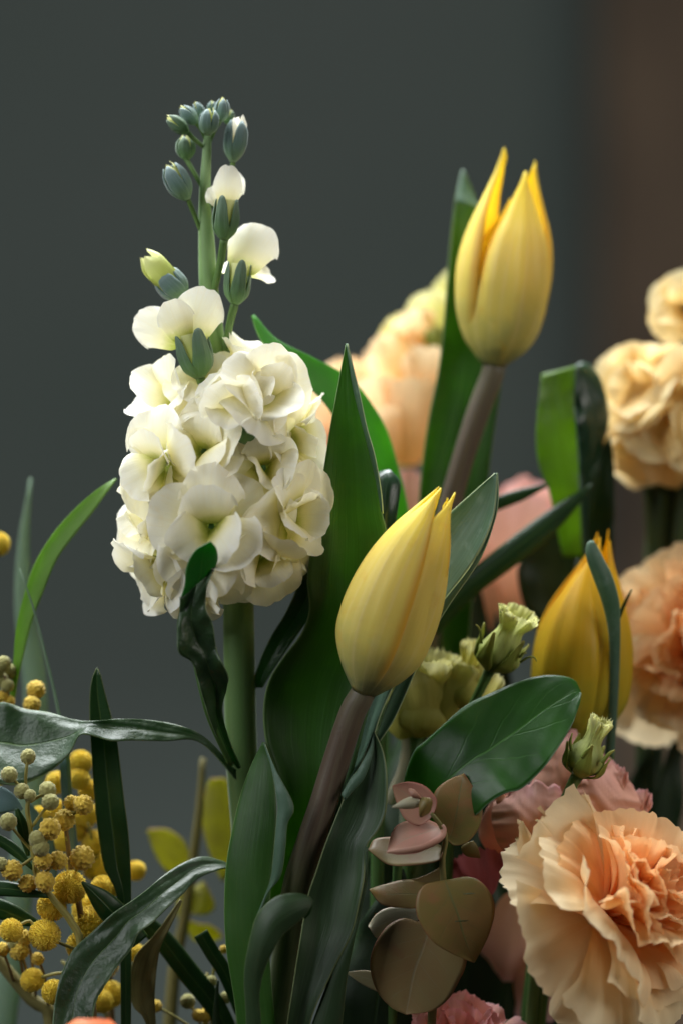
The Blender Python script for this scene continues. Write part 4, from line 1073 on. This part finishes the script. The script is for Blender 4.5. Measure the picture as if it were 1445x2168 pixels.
tube('stem', [(850, 985, 12.4, 16), (870, 1200, 12.5, 14), (880, 2560, 12.5, 14)], M['stem_deep'], pe)

# ------------------------------------------------------------------ carnations
def carnation(parent, c, d, axis, rings, scale, seed, phase=0.0):
    A = nrm([axis[0], -axis[2], axis[1]])
    X = nrm(np.cross([0, 0, 1.0], A))
    Y = np.cross(A, X)
    C = P(*c, d)
    r = random.Random(seed)
    s = 0
    for (n, L, el, mat, ruf, pl, wr, h) in rings:
        ph = r.random() * 6.28 + phase
        for i in range(n):
            a = ph + 6.283 * i / n + r.uniform(-0.25, 0.25) * 6.28 / n
            e = math.radians(r.uniform(*el))
            rad = math.cos(a) * X + math.sin(a) * Y
            dv = math.cos(e) * A + math.sin(e) * rad
            up = math.sin(e) * A - math.cos(e) * rad
            l = r.uniform(*L) * scale
            s += 1
            petal('petal', C + A * cm(h * scale) + rad * cm(0.1 * scale), dv, up, l, l * r.uniform(*wr), M[mat], parent, g0=0.10, ga=0.75, corner=r.uniform(0.16, 0.3), cp=2.2,
                  bend=(r.uniform(-0.55, -0.2), r.uniform(0.3, 0.9), r.uniform(0, 0.5)), cup=r.uniform(-0.1, 0.25), ruf=ruf * scale * r.uniform(0.7, 1.3), rfreq=r.uniform(0.7, 1.5), serr=0.045, sfreq=r.uniform(4, 7),
                  pleat=pl * scale, pfreq=r.uniform(3, 5), twist=r.uniform(-0.4, 0.4), seed=seed * 50 + s, nv=24, nu=41, oval=0)


RINGS = [(7, (3.3, 3.8), (84, 112), 'carn_out', 0.5, 0.03, (0.58, 0.76), -0.1), (7, (3.1, 3.5), (66, 88), 'carn_out', 0.56, 0.03, (0.58, 0.74), 0.1), (7, (2.7, 3.1), (46, 68), 'carn_mid', 0.56, 0.03, (0.54, 0.7), 0.25),
         (7, (2.5, 2.9), (28, 50), 'carn_mid', 0.44, 0.06, (0.48, 0.6), 0.3), (7, (2.4, 2.8), (12, 34), 'carn_in', 0.46, 0.07, (0.42, 0.54), 0.3), (6, (2.2, 2.6), (2, 18), 'carn_in', 0.5, 0.08, (0.4, 0.5), 0.3)]
ca = root('peach_carnation', 'large peach carnation with frilled cream outer petals below the small closed lisianthus bud', 'carnation', P(1180, 2560, 1.0), 'peach carnations')
carnation(ca, (1272, 1944), 0.4, (0.68, 0.54, 0.50), RINGS, 1.0, 17)
AX = nrm([0.68, -0.50, 0.54])
for k in range(5):
    wrap_petal('sepal', P(1272, 1944, 0.4) - AX * cm(2.3), AX, 2.15, [0.35, 0.55, 0.6, 0.6, 0.62, 0.7], [40, 38, 36, 30, 20, 5], k * 72, M['strap_dark'], ca, seed=k, nv=14, nu=9, thick=0.0004)
tube('stem', [(1200, 2130, 1.9, 24), (1185, 2220, 2, 16), (1180, 2560, 1, 15)], M['stem_dark'], ca, n=10)
cb = root('peach_carnation', 'smaller hazy peach carnation beside the green-flushed tulip', 'carnation', P(1330, 2560, 8), 'peach carnations')
carnation(cb, (1472, 1375), 8.0, (0.05, 0.25, 0.95), RINGS, 0.9, 23)
tube('stem', [(1470, 1400, 8.8, 26), (1445, 1530, 9, 16), (1400, 1800, 8.6, 15), (1330, 2560, 8, 15)], M['stem_dark'], cb, n=10)
cc = root('pink_carnation', 'dusky pink frilled carnation in the shade under the round bronze leaves', 'carnation', P(960, 2560, 2.0), 'pink carnations')
PR = [(9, (2.6, 3.0), (60, 88), 'pink', 0.24, 0.12, (0.45, 0.58), 0), (8, (2.4, 2.7), (35, 60), 'pink', 0.26, 0.12, (0.42, 0.55), 0.2), (9, (2.2, 2.5), (8, 35), 'pink', 0.3, 0.14, (0.36, 0.5), 0.3)]
carnation(cc, (955, 2270), 2.0, (0.0, 0.85, 0.5), PR, 0.85, 31)
tube('stem', [(955, 2290, 2.2, 20), (960, 2560, 2, 14)], M['stem_dark'], cc, n=10)

# ------------------------------------------------------------------ peach stock at the back right
sb = root('peach_stock', 'hazy peach stock flower head beside the folded leaf', 'flower', P(1340, 2560, 10))
tube('stem', [(1452, 640, 10, 14), (1440, 760, 10, 20), (1420, 950, 10, 26), (1400, 1100, 10, 30), (1385, 1300, 10, 32), (1340, 2560, 10, 32)], M['stem_dark'], sb, n=12)
tube('stem', [(1455, 1000, 9.5, 20), (1440, 1150, 9.5, 22), (1420, 1350, 9.5, 22)], M['stem_dark'], sb, n=10)
tube('stem', [(1368, 980, 9.8, 12), (1375, 1100, 9.8, 14), (1390, 1250, 9.9, 16)], M['stem_dark'], sb, n=10)
for i, (c, dd, ax, sz) in enumerate([((1352, 835), 9.2, (-0.5, 0.3, 0.8), 1.0), ((1415, 810), 9.4, (0, 0.6, 0.8), 1.0), ((1395, 895), 8.8, (-0.1, 0, 1), 1.1), ((1360, 930), 9.4, (-0.6, -0.3, 0.7), 1.0), ((1440, 920), 8.9, (0.3, 0, 1), 1.1), ((1410, 955), 9.4, (0, -0.5, 0.8), 0.95),
                                     ((1460, 845), 9.0, (0.4, 0.2, 0.8), 1.0), ((1448, 652), 9.8, (-0.3, 0.1, 0.9), 0.72), ((1450, 960), 10.2, (0.4, -0.5, 0.5), 1.0), ((1405, 870), 10.8, (-0.4, 0.3, -0.8), 1.0)]):
    floret(sb, P(*c, dd), ax, 200 + i, sz, mat=M['stock_back'], phase=i * 0.4, n_out=5, n_in=3)

# ------------------------------------------------------------------ folded leaf and strap leaves on the right
fo = root('folded_leaf', 'broad upright leaf folded along its midrib beside the peach stock', 'leaf', P(1180, 2560, 7.5))
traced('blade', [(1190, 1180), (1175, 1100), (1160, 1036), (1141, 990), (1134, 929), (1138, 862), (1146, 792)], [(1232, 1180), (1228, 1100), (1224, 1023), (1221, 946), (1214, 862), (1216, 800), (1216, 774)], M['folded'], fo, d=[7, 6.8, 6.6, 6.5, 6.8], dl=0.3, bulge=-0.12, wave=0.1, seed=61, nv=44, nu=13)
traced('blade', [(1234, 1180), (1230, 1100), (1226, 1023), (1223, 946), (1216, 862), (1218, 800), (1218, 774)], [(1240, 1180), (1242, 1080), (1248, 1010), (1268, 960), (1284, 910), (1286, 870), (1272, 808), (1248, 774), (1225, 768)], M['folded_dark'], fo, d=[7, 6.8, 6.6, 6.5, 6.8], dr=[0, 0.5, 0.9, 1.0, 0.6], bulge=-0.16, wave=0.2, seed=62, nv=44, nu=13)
tube('stalk', [(1228, 1180, 7.0, 12), (1215, 1400, 7.2, 14), (1180, 2560, 7.5, 16)], M['stem_dark'], fo)
dk = root('dark_arching_leaf', 'dark green pointed leaf standing behind the green-flushed tulip', 'leaf', P(1200, 2560, 8.5))
traced('blade', [(1180, 1480), (1130, 1320), (1108, 1285), (1095, 1225), (1100, 1190), (1140, 1130), (1200, 1080), (1245, 1020), (1266, 965), (1286, 922)], [(1260, 1480), (1290, 1320), (1296, 1240), (1297, 1160), (1300, 1100), (1300, 1050), (1299, 1000), (1297, 965), (1293, 940), (1288, 921)], M['filler_leaf'], dk, d=[8.5, 8.2, 8, 7.8, 7.6], bulge=0.12, wave=0.15, seed=63, nv=50, nu=15)
tube('stalk', [(1220, 1470, 8.5, 14), (1210, 1700, 8.5, 16), (1200, 2560, 8.5, 16)], M['stem_dark'], dk)
st = root('crossing_strap_leaf', 'dark strap leaf slanting across the hazy pink flower, the longer of the two', 'leaf', P(900, 2560, 6))
blade('blade', [(905, 1330, 5.5), (985, 1245, 5.5), (1060, 1185, 5.6), (1130, 1130, 5.8), (1190, 1080, 6), (1230, 1045, 6.1), (1252, 1024, 6.2)], [46, 48, 52, 56, 54, 36, 4], M['strap_dark'], st, roll=15, cup=0.2)
tube('stalk', [(905, 1330, 5.5, 12), (890, 1450, 5.7, 13), (900, 2560, 6, 14)], M['stem_dark'], st)
s2 = root('short_strap_leaf', 'short dark strap leaf pointing sideways toward the folded leaf', 'leaf', P(920, 2560, 6.4))
blade('blade', [(940, 1130, 6), (1000, 1088, 6), (1060, 1062, 6), (1115, 1042, 6.1), (1160, 1026, 6.2)], [20, 26, 30, 26, 4], M['strap_dark'], s2, roll=10, cup=0.2)
tube('stalk', [(940, 1130, 6, 8), (925, 1300, 6.2, 12), (920, 2560, 6.4, 13)], M['stem_dark'], s2)

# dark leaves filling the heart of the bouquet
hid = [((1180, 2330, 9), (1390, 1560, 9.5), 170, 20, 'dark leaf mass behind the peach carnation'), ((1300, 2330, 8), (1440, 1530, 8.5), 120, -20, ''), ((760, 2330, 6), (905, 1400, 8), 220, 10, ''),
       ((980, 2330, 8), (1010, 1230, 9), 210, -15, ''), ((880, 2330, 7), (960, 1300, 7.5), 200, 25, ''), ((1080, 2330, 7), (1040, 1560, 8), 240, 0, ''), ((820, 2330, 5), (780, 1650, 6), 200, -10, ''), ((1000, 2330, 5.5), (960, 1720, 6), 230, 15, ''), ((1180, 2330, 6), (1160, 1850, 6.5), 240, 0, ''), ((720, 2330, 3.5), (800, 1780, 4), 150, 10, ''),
       ((1280, 2380, 4), (1330, 2020, 4.5), 210, 10, ''), ((770, 2400, 1.6), (850, 1840, 1.8), 210, 12, ''), ((1090, 2330, 9.4), (1050, 1300, 9.6), 170, 10, '')]  # includes dark filler leaves added to darken gaps in deep shade
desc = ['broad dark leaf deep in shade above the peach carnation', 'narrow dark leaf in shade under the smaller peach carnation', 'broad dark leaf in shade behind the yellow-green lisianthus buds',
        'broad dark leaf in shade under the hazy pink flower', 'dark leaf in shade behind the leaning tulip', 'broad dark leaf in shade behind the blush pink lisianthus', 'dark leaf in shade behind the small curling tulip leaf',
        'broad dark leaf in shade behind the round bronze leaves', 'broad dark leaf in shade between pink petals and peach carnation', 'dark leaf in shade between tulip leaves and round bronze leaves', 'dark leaf under the large peach carnation', 'added dark leaf deepening the shade right behind the heart-shaped bronze leaf', 'added dark leaf deepening the shade behind the pale green frilled bud']
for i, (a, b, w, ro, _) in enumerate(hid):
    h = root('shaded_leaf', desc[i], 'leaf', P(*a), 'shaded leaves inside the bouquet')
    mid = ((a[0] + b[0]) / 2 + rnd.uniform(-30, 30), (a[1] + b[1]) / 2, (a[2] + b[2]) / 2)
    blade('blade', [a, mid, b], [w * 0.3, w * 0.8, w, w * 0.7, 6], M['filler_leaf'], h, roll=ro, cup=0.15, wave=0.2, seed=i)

# ------------------------------------------------------------------ mimosa
def ico(sub):
    import bmesh
    bm = bmesh.new()
    bmesh.ops.create_icosphere(bm, subdivisions=sub, radius=1.0)
    v = np.array([x.co[:] for x in bm.verts])
    f = [tuple(q.index for q in p.verts) for p in bm.faces]
    bm.free()
    return v, f


def fib(n, seed=0):
    i = np.arange(n) + 0.5
    ph = np.arccos(1 - 2 * i / n)
    th = math.pi * (1 + 5 ** 0.5) * i + seed
    return np.stack([np.cos(th) * np.sin(ph), np.sin(th) * np.sin(ph), np.cos(ph)], 1)


def mesh_of(name, v, f, mat):
    me = bpy.data.meshes.new(name)
    me.from_pydata(np.asarray(v).tolist(), [], f)
    me.polygons.foreach_set('use_smooth', [True] * len(me.polygons))
    me.materials.append(mat)
    return me


def bumpy(n_cells, depth, sub=4, seed=0, jit=0.08):
    v, f = ico(sub)
    c = fib(n_cells, seed)
    c = c + np.random.default_rng(seed).normal(0, jit, c.shape)
    c /= np.linalg.norm(c, axis=1)[:, None]
    dd = np.sort(np.arccos(np.clip(v @ c.T, -1, 1)), axis=1)
    edge = np.clip((dd[:, 1] - dd[:, 0]) / (2.2 / math.sqrt(n_cells)), 0, 1)
    rr = 1 - depth * (1 - np.sqrt(edge))
    return v * rr[:, None], f


def fuzzy(n, seed=0):
    """open pompom: a bumpy core with a coat of short stamens"""
    v, f = bumpy(60, 0.10, 3, seed)
    v = v * 0.88
    V, F = [v], list(f)
    r = np.random.default_rng(seed + 3)
    base = len(v)
    for dvec in fib(n, seed):
        dvec = nrm(dvec + r.normal(0, 0.05, 3))
        x = nrm(np.cross(dvec, [0.3, 0.5, 0.8]))
        y = np.cross(dvec, x)
        ln = r.uniform(0.93, 1.02)
        w = 0.034
        p0 = dvec * 0.78
        p1 = nrm(dvec + r.normal(0, 0.05, 3)) * ln
        V.append(np.array([p0 + x * 0.02, p0 + (-0.5 * x + 0.87 * y) * 0.02, p0 + (-0.5 * x - 0.87 * y) * 0.02, p1 + x * w, p1 + (-0.5 * x + 0.87 * y) * w, p1 + (-0.5 * x - 0.87 * y) * w, p1 + dvec * w * 0.9]))
        b = base
        F += [(b, b + 1, b + 4, b + 3), (b + 1, b + 2, b + 5, b + 4), (b + 2, b, b + 3, b + 5), (b + 3, b + 4, b + 6), (b + 4, b + 5, b + 6), (b + 5, b + 3, b + 6)]
        base += 7
    return np.vstack(V), F


BALL = {'g': [mesh_of('closed_ball', *bumpy(46, 0.14, 4, s), M['ball_bud']) for s in range(3)],
        'h': [mesh_of('opening_ball', *bumpy(70, 0.34, 4, s + 5, 0.1), M['ball_half']) for s in range(3)],
        'o': [mesh_of('open_ball', *fuzzy(900, s + 9), M['ball_open']) for s in range(3)]}


def ball(parent, kind, px, py, r, d):
    o = bpy.data.objects.new('blossom_ball', rnd.choice(BALL[kind]))
    col.objects.link(o)
    o.parent = parent
    o.location = tuple(P(px, py, d) - base_of(parent))
    s = r / S * (1 + d / 100) * 1.12
    o.scale = (s * rnd.uniform(0.95, 1.05), s * rnd.uniform(0.95, 1.05), s * rnd.uniform(0.93, 1.03))
    o.rotation_euler = (rnd.uniform(0, 6), rnd.uniform(0, 6), rnd.uniform(0, 6))
    return o


mg = root('mimosa_sprig', 'mimosa sprig with small closed green-grey balls under the dark wavy leaf', 'mimosa', P(150, 2560, 0.3), 'mimosa sprigs')
tube('stem', [(62, 1690, 0, 4), (58, 1715, 0, 5), (66, 1760, 0.1, 5), (70, 1800, 0.1, 6), (82, 1850, 0.2, 6), (110, 1900, 0.3, 7), (150, 1950, 0.4, 8), (172, 2010, 0.4, 9), (170, 2200, 0.3, 10), (150, 2560, 0.3, 12)], M['twig'], mg, n=9, m=60)
G = [(60, 1602, 15.5), (20, 1640, 17), (47, 1675, 16), (101, 1673, 18), (107, 1698, 17), (18, 1740, 18), (80, 1776, 18), (87, 1796, 17), (4, 1830, 14), (64, 1684, 12)]
for x, y, r in G:
    ball(mg, 'g', x, y, r, rnd.uniform(-0.3, 0.1))
for x, y, r in [(26, 1843, 23), (95, 1867, 21), (123, 1822, 20), (59, 1871, 20), (92, 1822, 19), (106, 1755, 23)]:
    ball(mg, 'h', x, y, r, rnd.uniform(-0.2, 0.2))
for pts in [[(60, 1604, -0.1), (56, 1630, -0.1), (55, 1660, 0), (60, 1700, 0)], [(20, 1640, -0.1), (36, 1658, 0), (52, 1680, 0), (60, 1705, 0)], [(101, 1676, -0.1), (80, 1688, 0), (64, 1698, 0)], [(107, 1700, 0), (90, 1720, 0.1), (68, 1750, 0.1)],
            [(18, 1742, 0), (45, 1775, 0.1), (66, 1800, 0.2)], [(80, 1780, 0), (72, 1815, 0.1), (80, 1850, 0.2)], [(26, 1845, 0), (50, 1830, 0.1), (70, 1815, 0.1)], [(95, 1867, 0), (75, 1852, 0.1), (72, 1820, 0.1)], [(123, 1822, 0), (100, 1845, 0.1), (86, 1856, 0.2)], [(106, 1755, 0.1), (95, 1790, 0.2), (80, 1830, 0.2)]]:
    tube('twig', [(*p, 3.4) for p in pts], M['twig'], mg, n=7, m=12)

mo = root('mimosa_sprig', 'mimosa sprig with opening ochre and full yellow pompom balls left of the dark strap leaf', 'mimosa', P(200, 2560, 1.5), 'mimosa sprigs')
tube('stem', [(135, 1720, 0.6, 4), (142, 1770, 0.8, 5), (150, 1830, 1.0, 6), (165, 1900, 1.2, 7), (180, 2000, 1.4, 8), (200, 2200, 1.5, 9), (200, 2560, 1.5, 10)], M['twig_brown'], mo, n=9, m=50)
for x, y, r, d in [(177, 1704, 21, 0.3), (137, 1736, 23, 0.6), (175, 1816, 25, 0.5), (152, 1700, 16, 0.9)]:
    ball(mo, 'h', x, y, r, d)
for x, y, r, d in [(149, 1878, 33, 0.8), (110, 1920, 28, 0.8), (95, 1980, 31, 0.5), (24, 1970, 24, 0.4), (114, 2100, 24, 1.2), (221, 1882, 26, 1.6), (197, 1958, 38, 1.5), (170, 2003, 28, 1.6), (69, 2075, 23, 2.0), (187, 1923, 32, 2.0)]:
    ball(mo, 'o', x, y, r, d)
for pts in [[(177, 1704, 0.3), (160, 1720, 0.5), (140, 1735, 0.7), (142, 1780, 0.8)], [(175, 1816, 0.5), (160, 1850, 0.9), (165, 1900, 1.2)], [(110, 1920, 0.8), (140, 1940, 1.1), (175, 1975, 1.3)], [(95, 1980, 0.6), (135, 2000, 0.9), (178, 2015, 1.4)],
            [(24, 1970, 0.4), (60, 1950, 0.6), (72, 1960, 0.6), (85, 1980, 0.6)], [(114, 2100, 1.2), (150, 2090, 1.3), (188, 2100, 1.4)], [(69, 2075, 2), (130, 2060, 1.7), (186, 2070, 1.5)]]:
    tube('twig', [(*p, 3.6) for p in pts], M['twig'], mo, n=7, m=12)

mb = root('mimosa_sprig', 'hazy mass of bright yellow mimosa balls behind the dark strap leaf', 'mimosa', P(240, 2560, 4), 'mimosa sprigs')
tube('stem', [(180, 1640, 4, 4), (190, 1800, 4, 6), (215, 1950, 4, 8), (235, 2150, 4, 9), (240, 2560, 4, 11)], M['twig_brown'], mb, n=8, m=40)
for x, y, r in [(176, 1615, 27), (166, 1646, 29), (194, 1678, 29), (114, 1660, 25), (197, 1781, 30), (197, 1837, 32), (284, 1847, 21), (190, 1726, 29), (118, 1709, 23), (131, 1781, 26), (205, 1900, 30), (242, 2100, 34), (285, 2020, 24), (225, 2040, 30), (160, 1760, 26), (155, 1830, 26), (215, 1940, 30), (90, 1730, 20), (250, 1985, 24), (215, 2120, 28), (280, 1930, 18)]:
    ball(mb, 'o', x + rnd.uniform(-9, 9), y + rnd.uniform(-6, 6), r * rnd.uniform(0.72, 0.95), rnd.uniform(2.6, 4.4))
for i in range(9):
    x, y = rnd.uniform(130, 270), rnd.uniform(1660, 2080)
    tube('twig', [(x, y, 3.5, 3), ((x + 205) / 2, y + 40, 3.8, 3.2), (205 + (y - 1800) * 0.1, y + 90, 4, 3.6)], M['twig'], mb, n=6, m=8)

mu = root('mimosa_sprig', 'mimosa twig tip with clustered buds above the dark wavy leaf', 'mimosa', P(-40, 2560, 3.2), 'mimosa sprigs')
tube('stem', [(10, 1430, 2.6, 3), (16, 1500, 2.7, 4), (-10, 1700, 3, 6), (-40, 2560, 3.2, 9)], M['twig_brown'], mu, n=8, m=30)
tube('twig', [(76, 1460, 2.8, 3), (60, 1530, 2.9, 4), (-8, 1680, 3, 5)], M['twig'], mu, n=7, m=14)
for x, y, r, k in [(76, 1461, 20, 'h'), (68, 1492, 18, 'h'), (8, 1405, 15, 'g'), (24, 1422, 15, 'g'), (4, 1440, 15, 'g'), (16, 1452, 14, 'g'), (6, 1476, 14, 'h'), (20, 1484, 12, 'h'), (-6, 1420, 15, 'g')]:
    ball(mu, k, x, y, r, rnd.uniform(2.3, 3.0))
my = root('mimosa_sprig', 'single yellow mimosa ball beside the dusty pale strap leaf', 'mimosa', P(-60, 2560, 5), 'mimosa sprigs')
tube('stem', [(0, 1152, 5, 3), (-20, 1300, 5, 4), (-60, 2560, 5, 8)], M['twig_brown'], my, n=8, m=30)
ball(my, 'o', -4, 1152, 24, 5)
ml = root('mimosa_sprig', 'low drooping mimosa twig with dull buds at the bottom of the bouquet', 'mimosa', P(120, 2560, 3), 'mimosa sprigs')
tube('stem', [(-30, 2000, 3, 13), (20, 2060, 3, 14), (70, 2120, 3, 15), (110, 2175, 3, 16), (120, 2560, 3, 16)], M['stem_olive'], ml, n=10, m=30)
for x, y, r, k in [(52, 1985, 16, 'h'), (41, 2013, 20, 'h'), (5, 2010, 15, 'h'), (30, 2000, 13, 'g'), (80, 2030, 14, 'h')]:
    ball(ml, k, x, y, r, 1.8)
    tube('twig', [(x, y, 1.8, 3), (x + 14, y + 35, 2.2, 3.2), (x + 25, 2060 + (x + 25) * 0.75, 3, 3.4)], M['twig_brown'], ml, n=6, m=8)
mr = root('mimosa_sprig', 'small mimosa twig with pale buds beside the cut strap leaves', 'mimosa', P(450, 2560, 3), 'mimosa sprigs')
tube('stem', [(440, 2060, 3, 3), (432, 2130, 3, 4), (450, 2560, 3, 6)], M['twig'], mr, n=8, m=20)
for x, y, r, k in [(398, 2120, 15, 'g'), (447, 2078, 12, 'g'), (478, 2112, 12, 'g'), (436, 2150, 15, 'h'), (330, 2130, 14, 'h'), (474, 2010, 9, 'h'), (420, 2150, 13, 'h')]:
    ball(mr, k, x, y, r, 2.6)
    tube('twig', [(x, y, 2.6, 2.6), ((x + 436) / 2, y + 30, 2.8, 2.8), (436, 2200, 3, 3)], M['twig'], mr, n=6, m=8)

# ------------------------------------------------------------------ strap leaves on the left
def strap(name, label, path, widths, mat, group='strap leaves on the mimosa side', **kw):
    a = path[0]
    s = root(name, label, 'leaf', P(a[0], a[1], a[2]), group)
    blade('blade', path, widths, M[mat], s, **kw)
    return s


sA = root('light_strap_leaf', 'long light green strap leaf arching toward the white flowers', 'leaf', P(-35, 2560, 3), 'strap leaves on the mimosa side')
traced('blade', [(-40, 2560), (-30, 1800), (18, 1500), (28, 1412), (35, 1326), (52, 1257), (76, 1188), (118, 1122), (166, 1070), (208, 1035), (245, 1013)], [(-30, 2560), (-18, 1800), (28, 1500), (40, 1430), (66, 1320), (90, 1257), (118, 1188), (152, 1139), (194, 1087), (228, 1039), (247, 1014)], M['strap_light'], sA, d=[3, 3, 3, 3, 2.8, 2.6, 2.5], dl=0.2, bulge=0.15, nv=70, nu=11, seed=71)
strap('dusty_strap_leaf', 'hazy dusty green strap leaf standing behind the light green one', [(-40, 2560, 7), (40, 1900, 7), (75, 1500, 7), (52, 1300, 7), (50, 1150, 7), (66, 1012, 7)], [40, 50, 58, 56, 46, 5], 'strap_dusty', cup=0.15)
strap('grass_blade', 'thin grass-like blade crossing in front of the light green strap leaf', [(170, 2560, 2.4), (150, 1700, 2.4), (125, 1513, 2.4), (100, 1400, 2.4), (72, 1290, 2.4), (42, 1204, 2.4)], [16, 15, 14, 9, 6, 2], 'strap_dusty', cup=0.1)
sD = root('dark_strap_leaf', 'upright dark green strap leaf rising past the dark wavy leaf', 'leaf', P(265, 2560, 1.2), 'strap leaves on the mimosa side')
traced('blade', [(255, 2560), (256, 2100), (249, 1906), (221, 1837), (208, 1760), (201, 1698), (193, 1574), (190, 1516), (191, 1464), (197, 1430), (205, 1414)], [(275, 2560), (278, 2100), (278, 1906), (277, 1837), (272, 1760), (264, 1698), (249, 1574), (236, 1516), (222, 1464), (214, 1430), (207, 1414)], M['strap_dark'], sD, d=[1.2, 1.2, 1.3, 1.4, 1.5], vee=0.14, nv=60, nu=13, seed=73)
strap('blue_strap_leaf', 'blue-grey narrow strap leaf among the yellow mimosa balls', [(165, 2560, 2.6), (160, 1900, 2.6), (152, 1780, 2.6), (142, 1690, 2.6), (136, 1600, 2.6)], [20, 22, 24, 25, 20], 'strap_blue', cup=0.1)
strap('pale_blue_leaf', 'pale blue-grey pointed leaf behind the closed mimosa balls', [(-60, 1720, 1.4), (-20, 1695, 1.2), (20, 1700, 1.0), (48, 1714, 1.0)], [60, 66, 50, 4], 'strap_blue', cup=0.12)
strap('pale_blue_leaf', 'pale blue-grey leaf under the closed mimosa balls beside the twig', [(110, 1900, 2.6), (100, 1800, 2.6), (80, 1740, 2.5), (62, 1700, 2.4)], [20, 32, 34, 6], 'strap_blue', cup=0.12)
strap('mimosa_leaf', 'narrow dark leaf lying level beneath the opening ochre balls', [(-80, 1880, 0.2), (0, 1880, 0.1), (60, 1888, 0.1), (112, 1900, 0.3)], [36, 34, 26, 4], 'strap_dark', cup=0.15, roll=20)
strap('mimosa_leaf', 'dark pointed leaf tip in front of the yellow pompoms', [(290, 2000, 0.8), (255, 1950, 0.6), (215, 1905, 0.4), (174, 1867, 0.2)], [60, 58, 46, 4], 'strap_dark', cup=0.15, roll=-10)
strap('mimosa_leaf', 'small dark leaf leaning between the closed mimosa balls', [(60, 1812, 0.3), (54, 1780, 0.2), (46, 1745, 0.1), (36, 1712, 0.1)], [6, 18, 22, 6], 'strap_dark', cup=0.2)
strap('mimosa_leaf', 'dark narrow leaf running down to the twig of the closed balls', [(-60, 1760, 0.6), (0, 1780, 0.5), (40, 1808, 0.4), (70, 1840, 0.3)], [20, 22, 22, 5], 'strap_dark', cup=0.2)
strap('mimosa_leaf', 'dark green leaf sloping under the ochre balls', [(-80, 1900, 1.2), (0, 1925, 1.0), (50, 1945, 1.0), (96, 1962, 1.0)], [44, 42, 36, 5], 'strap_dark', cup=0.15)
strap('cut_strap_leaf', 'dark green strap leaf slanting down beside the dull leaf', [(300, 1950, 2.4), (345, 1990, 2.4), (400, 2060, 2.4), (455, 2130, 2.4), (500, 2220, 2.6)], [40, 46, 48, 44, 40], 'strap_dark', cup=0.1)
strap('cut_strap_leaf', 'short dark strap leaf with a cut square end', [(425, 1976, 2.0), (450, 2018, 2.0), (480, 2066, 2.0), (520, 2160, 2.4)], [32, 32, 32, 32], 'strap_dark', cup=0.1)
strap('dark_spike_leaf', 'nearly black pointed leaf at the foot of the tulip leaves', [(462, 2400, 1.6), (458, 2168, 1.6), (459, 2110, 1.6), (462, 2076, 1.6)], [44, 30, 18, 3], 'filler_leaf', cup=0.2)

# ------------------------------------------------------------------ hazy olive eucalyptus behind
eo = root('eucalyptus_sprig', 'hazy yellow-olive eucalyptus sprig beside the tulip leaves', 'foliage', P(340, 2560, 7), 'eucalyptus sprigs')
tube('stem', [(430, 1605, 7, 6), (424, 1700, 7, 9), (412, 1802, 7, 11), (390, 1950, 7, 13), (365, 2100, 7, 15), (340, 2560, 7, 18)], M['stem_olive'], eo, n=10, m=40)
for k, (L, R) in enumerate([([(440, 1660), (428, 1720), (434, 1770), (450, 1820), (470, 1865)], [(446, 1650), (480, 1650), (505, 1700), (505, 1780), (478, 1865)]), ([(405, 1838), (360, 1848), (330, 1810), (312, 1758)], [(408, 1825), (390, 1780), (355, 1756), (314, 1756)]),
                            ([(400, 1930), (385, 1920), (400, 1890), (430, 1868)], [(405, 1935), (440, 1936), (456, 1915), (432, 1868)]), ([(390, 1950), (410, 1990), (440, 1995), (470, 1985)], [(392, 1945), (420, 1955), (450, 1960), (472, 1982)]),
                            ([(385, 1960), (375, 1930), (378, 1890), (390, 1860)], [(388, 1960), (402, 1930), (404, 1890), (392, 1860)])]):
    traced('leaf', L, R, M['olive_leaf'], eo, d=7.4, bulge=-0.1, dl=0.3, seed=80 + k, nv=24, nu=11)

# ------------------------------------------------------------------ blooms that only just show at the lower edge
co = root('coral_rose', 'soft coral orange rosebud top in front of the mimosa', 'rose', P(190, 2560, -5))
e = part_empty('flower', co)
for k in range(5):
    wrap_petal('petal', P(190, 2290, -5), (0.05, 0, 1), 1.75 - 0.05 * k, np.array([0.4, 0.9, 1.1, 1.1, 0.9, 0.5]) * (1 - 0.1 * k), [90, 85, 80, 76, 72, 66], k * 75, M['coral'], e, lean=0.06, seed=k, nv=18, nu=17)
tube('stem', [(190, 2285, -5, 20), (190, 2400, -5, 14), (190, 2560, -5, 14)], M['stem_dark'], co)
yb = root('yellow_tulip', 'yellow tulip just showing below the large peach carnation', 'tulip', P(1330, 2600, 3.0), 'yellow tulips in the bouquet')
tulip_flower(yb, (1330, 2450), (1310, 2132), 3.0, 3.0, 100, (10, 130, 250), (70, 190, 310), M['tulip_green'], [((0, 0), 0.96)] * 6, seed=80)
tube('stem', [(1330, 2440, 3, 24), (1330, 2600, 3, 24)], M['stem_deep'], yb)

tot = sum(len(o.data.polygons) for o in scn.objects if o.type == 'MESH')
print('objects', len(scn.objects), 'faces', tot)
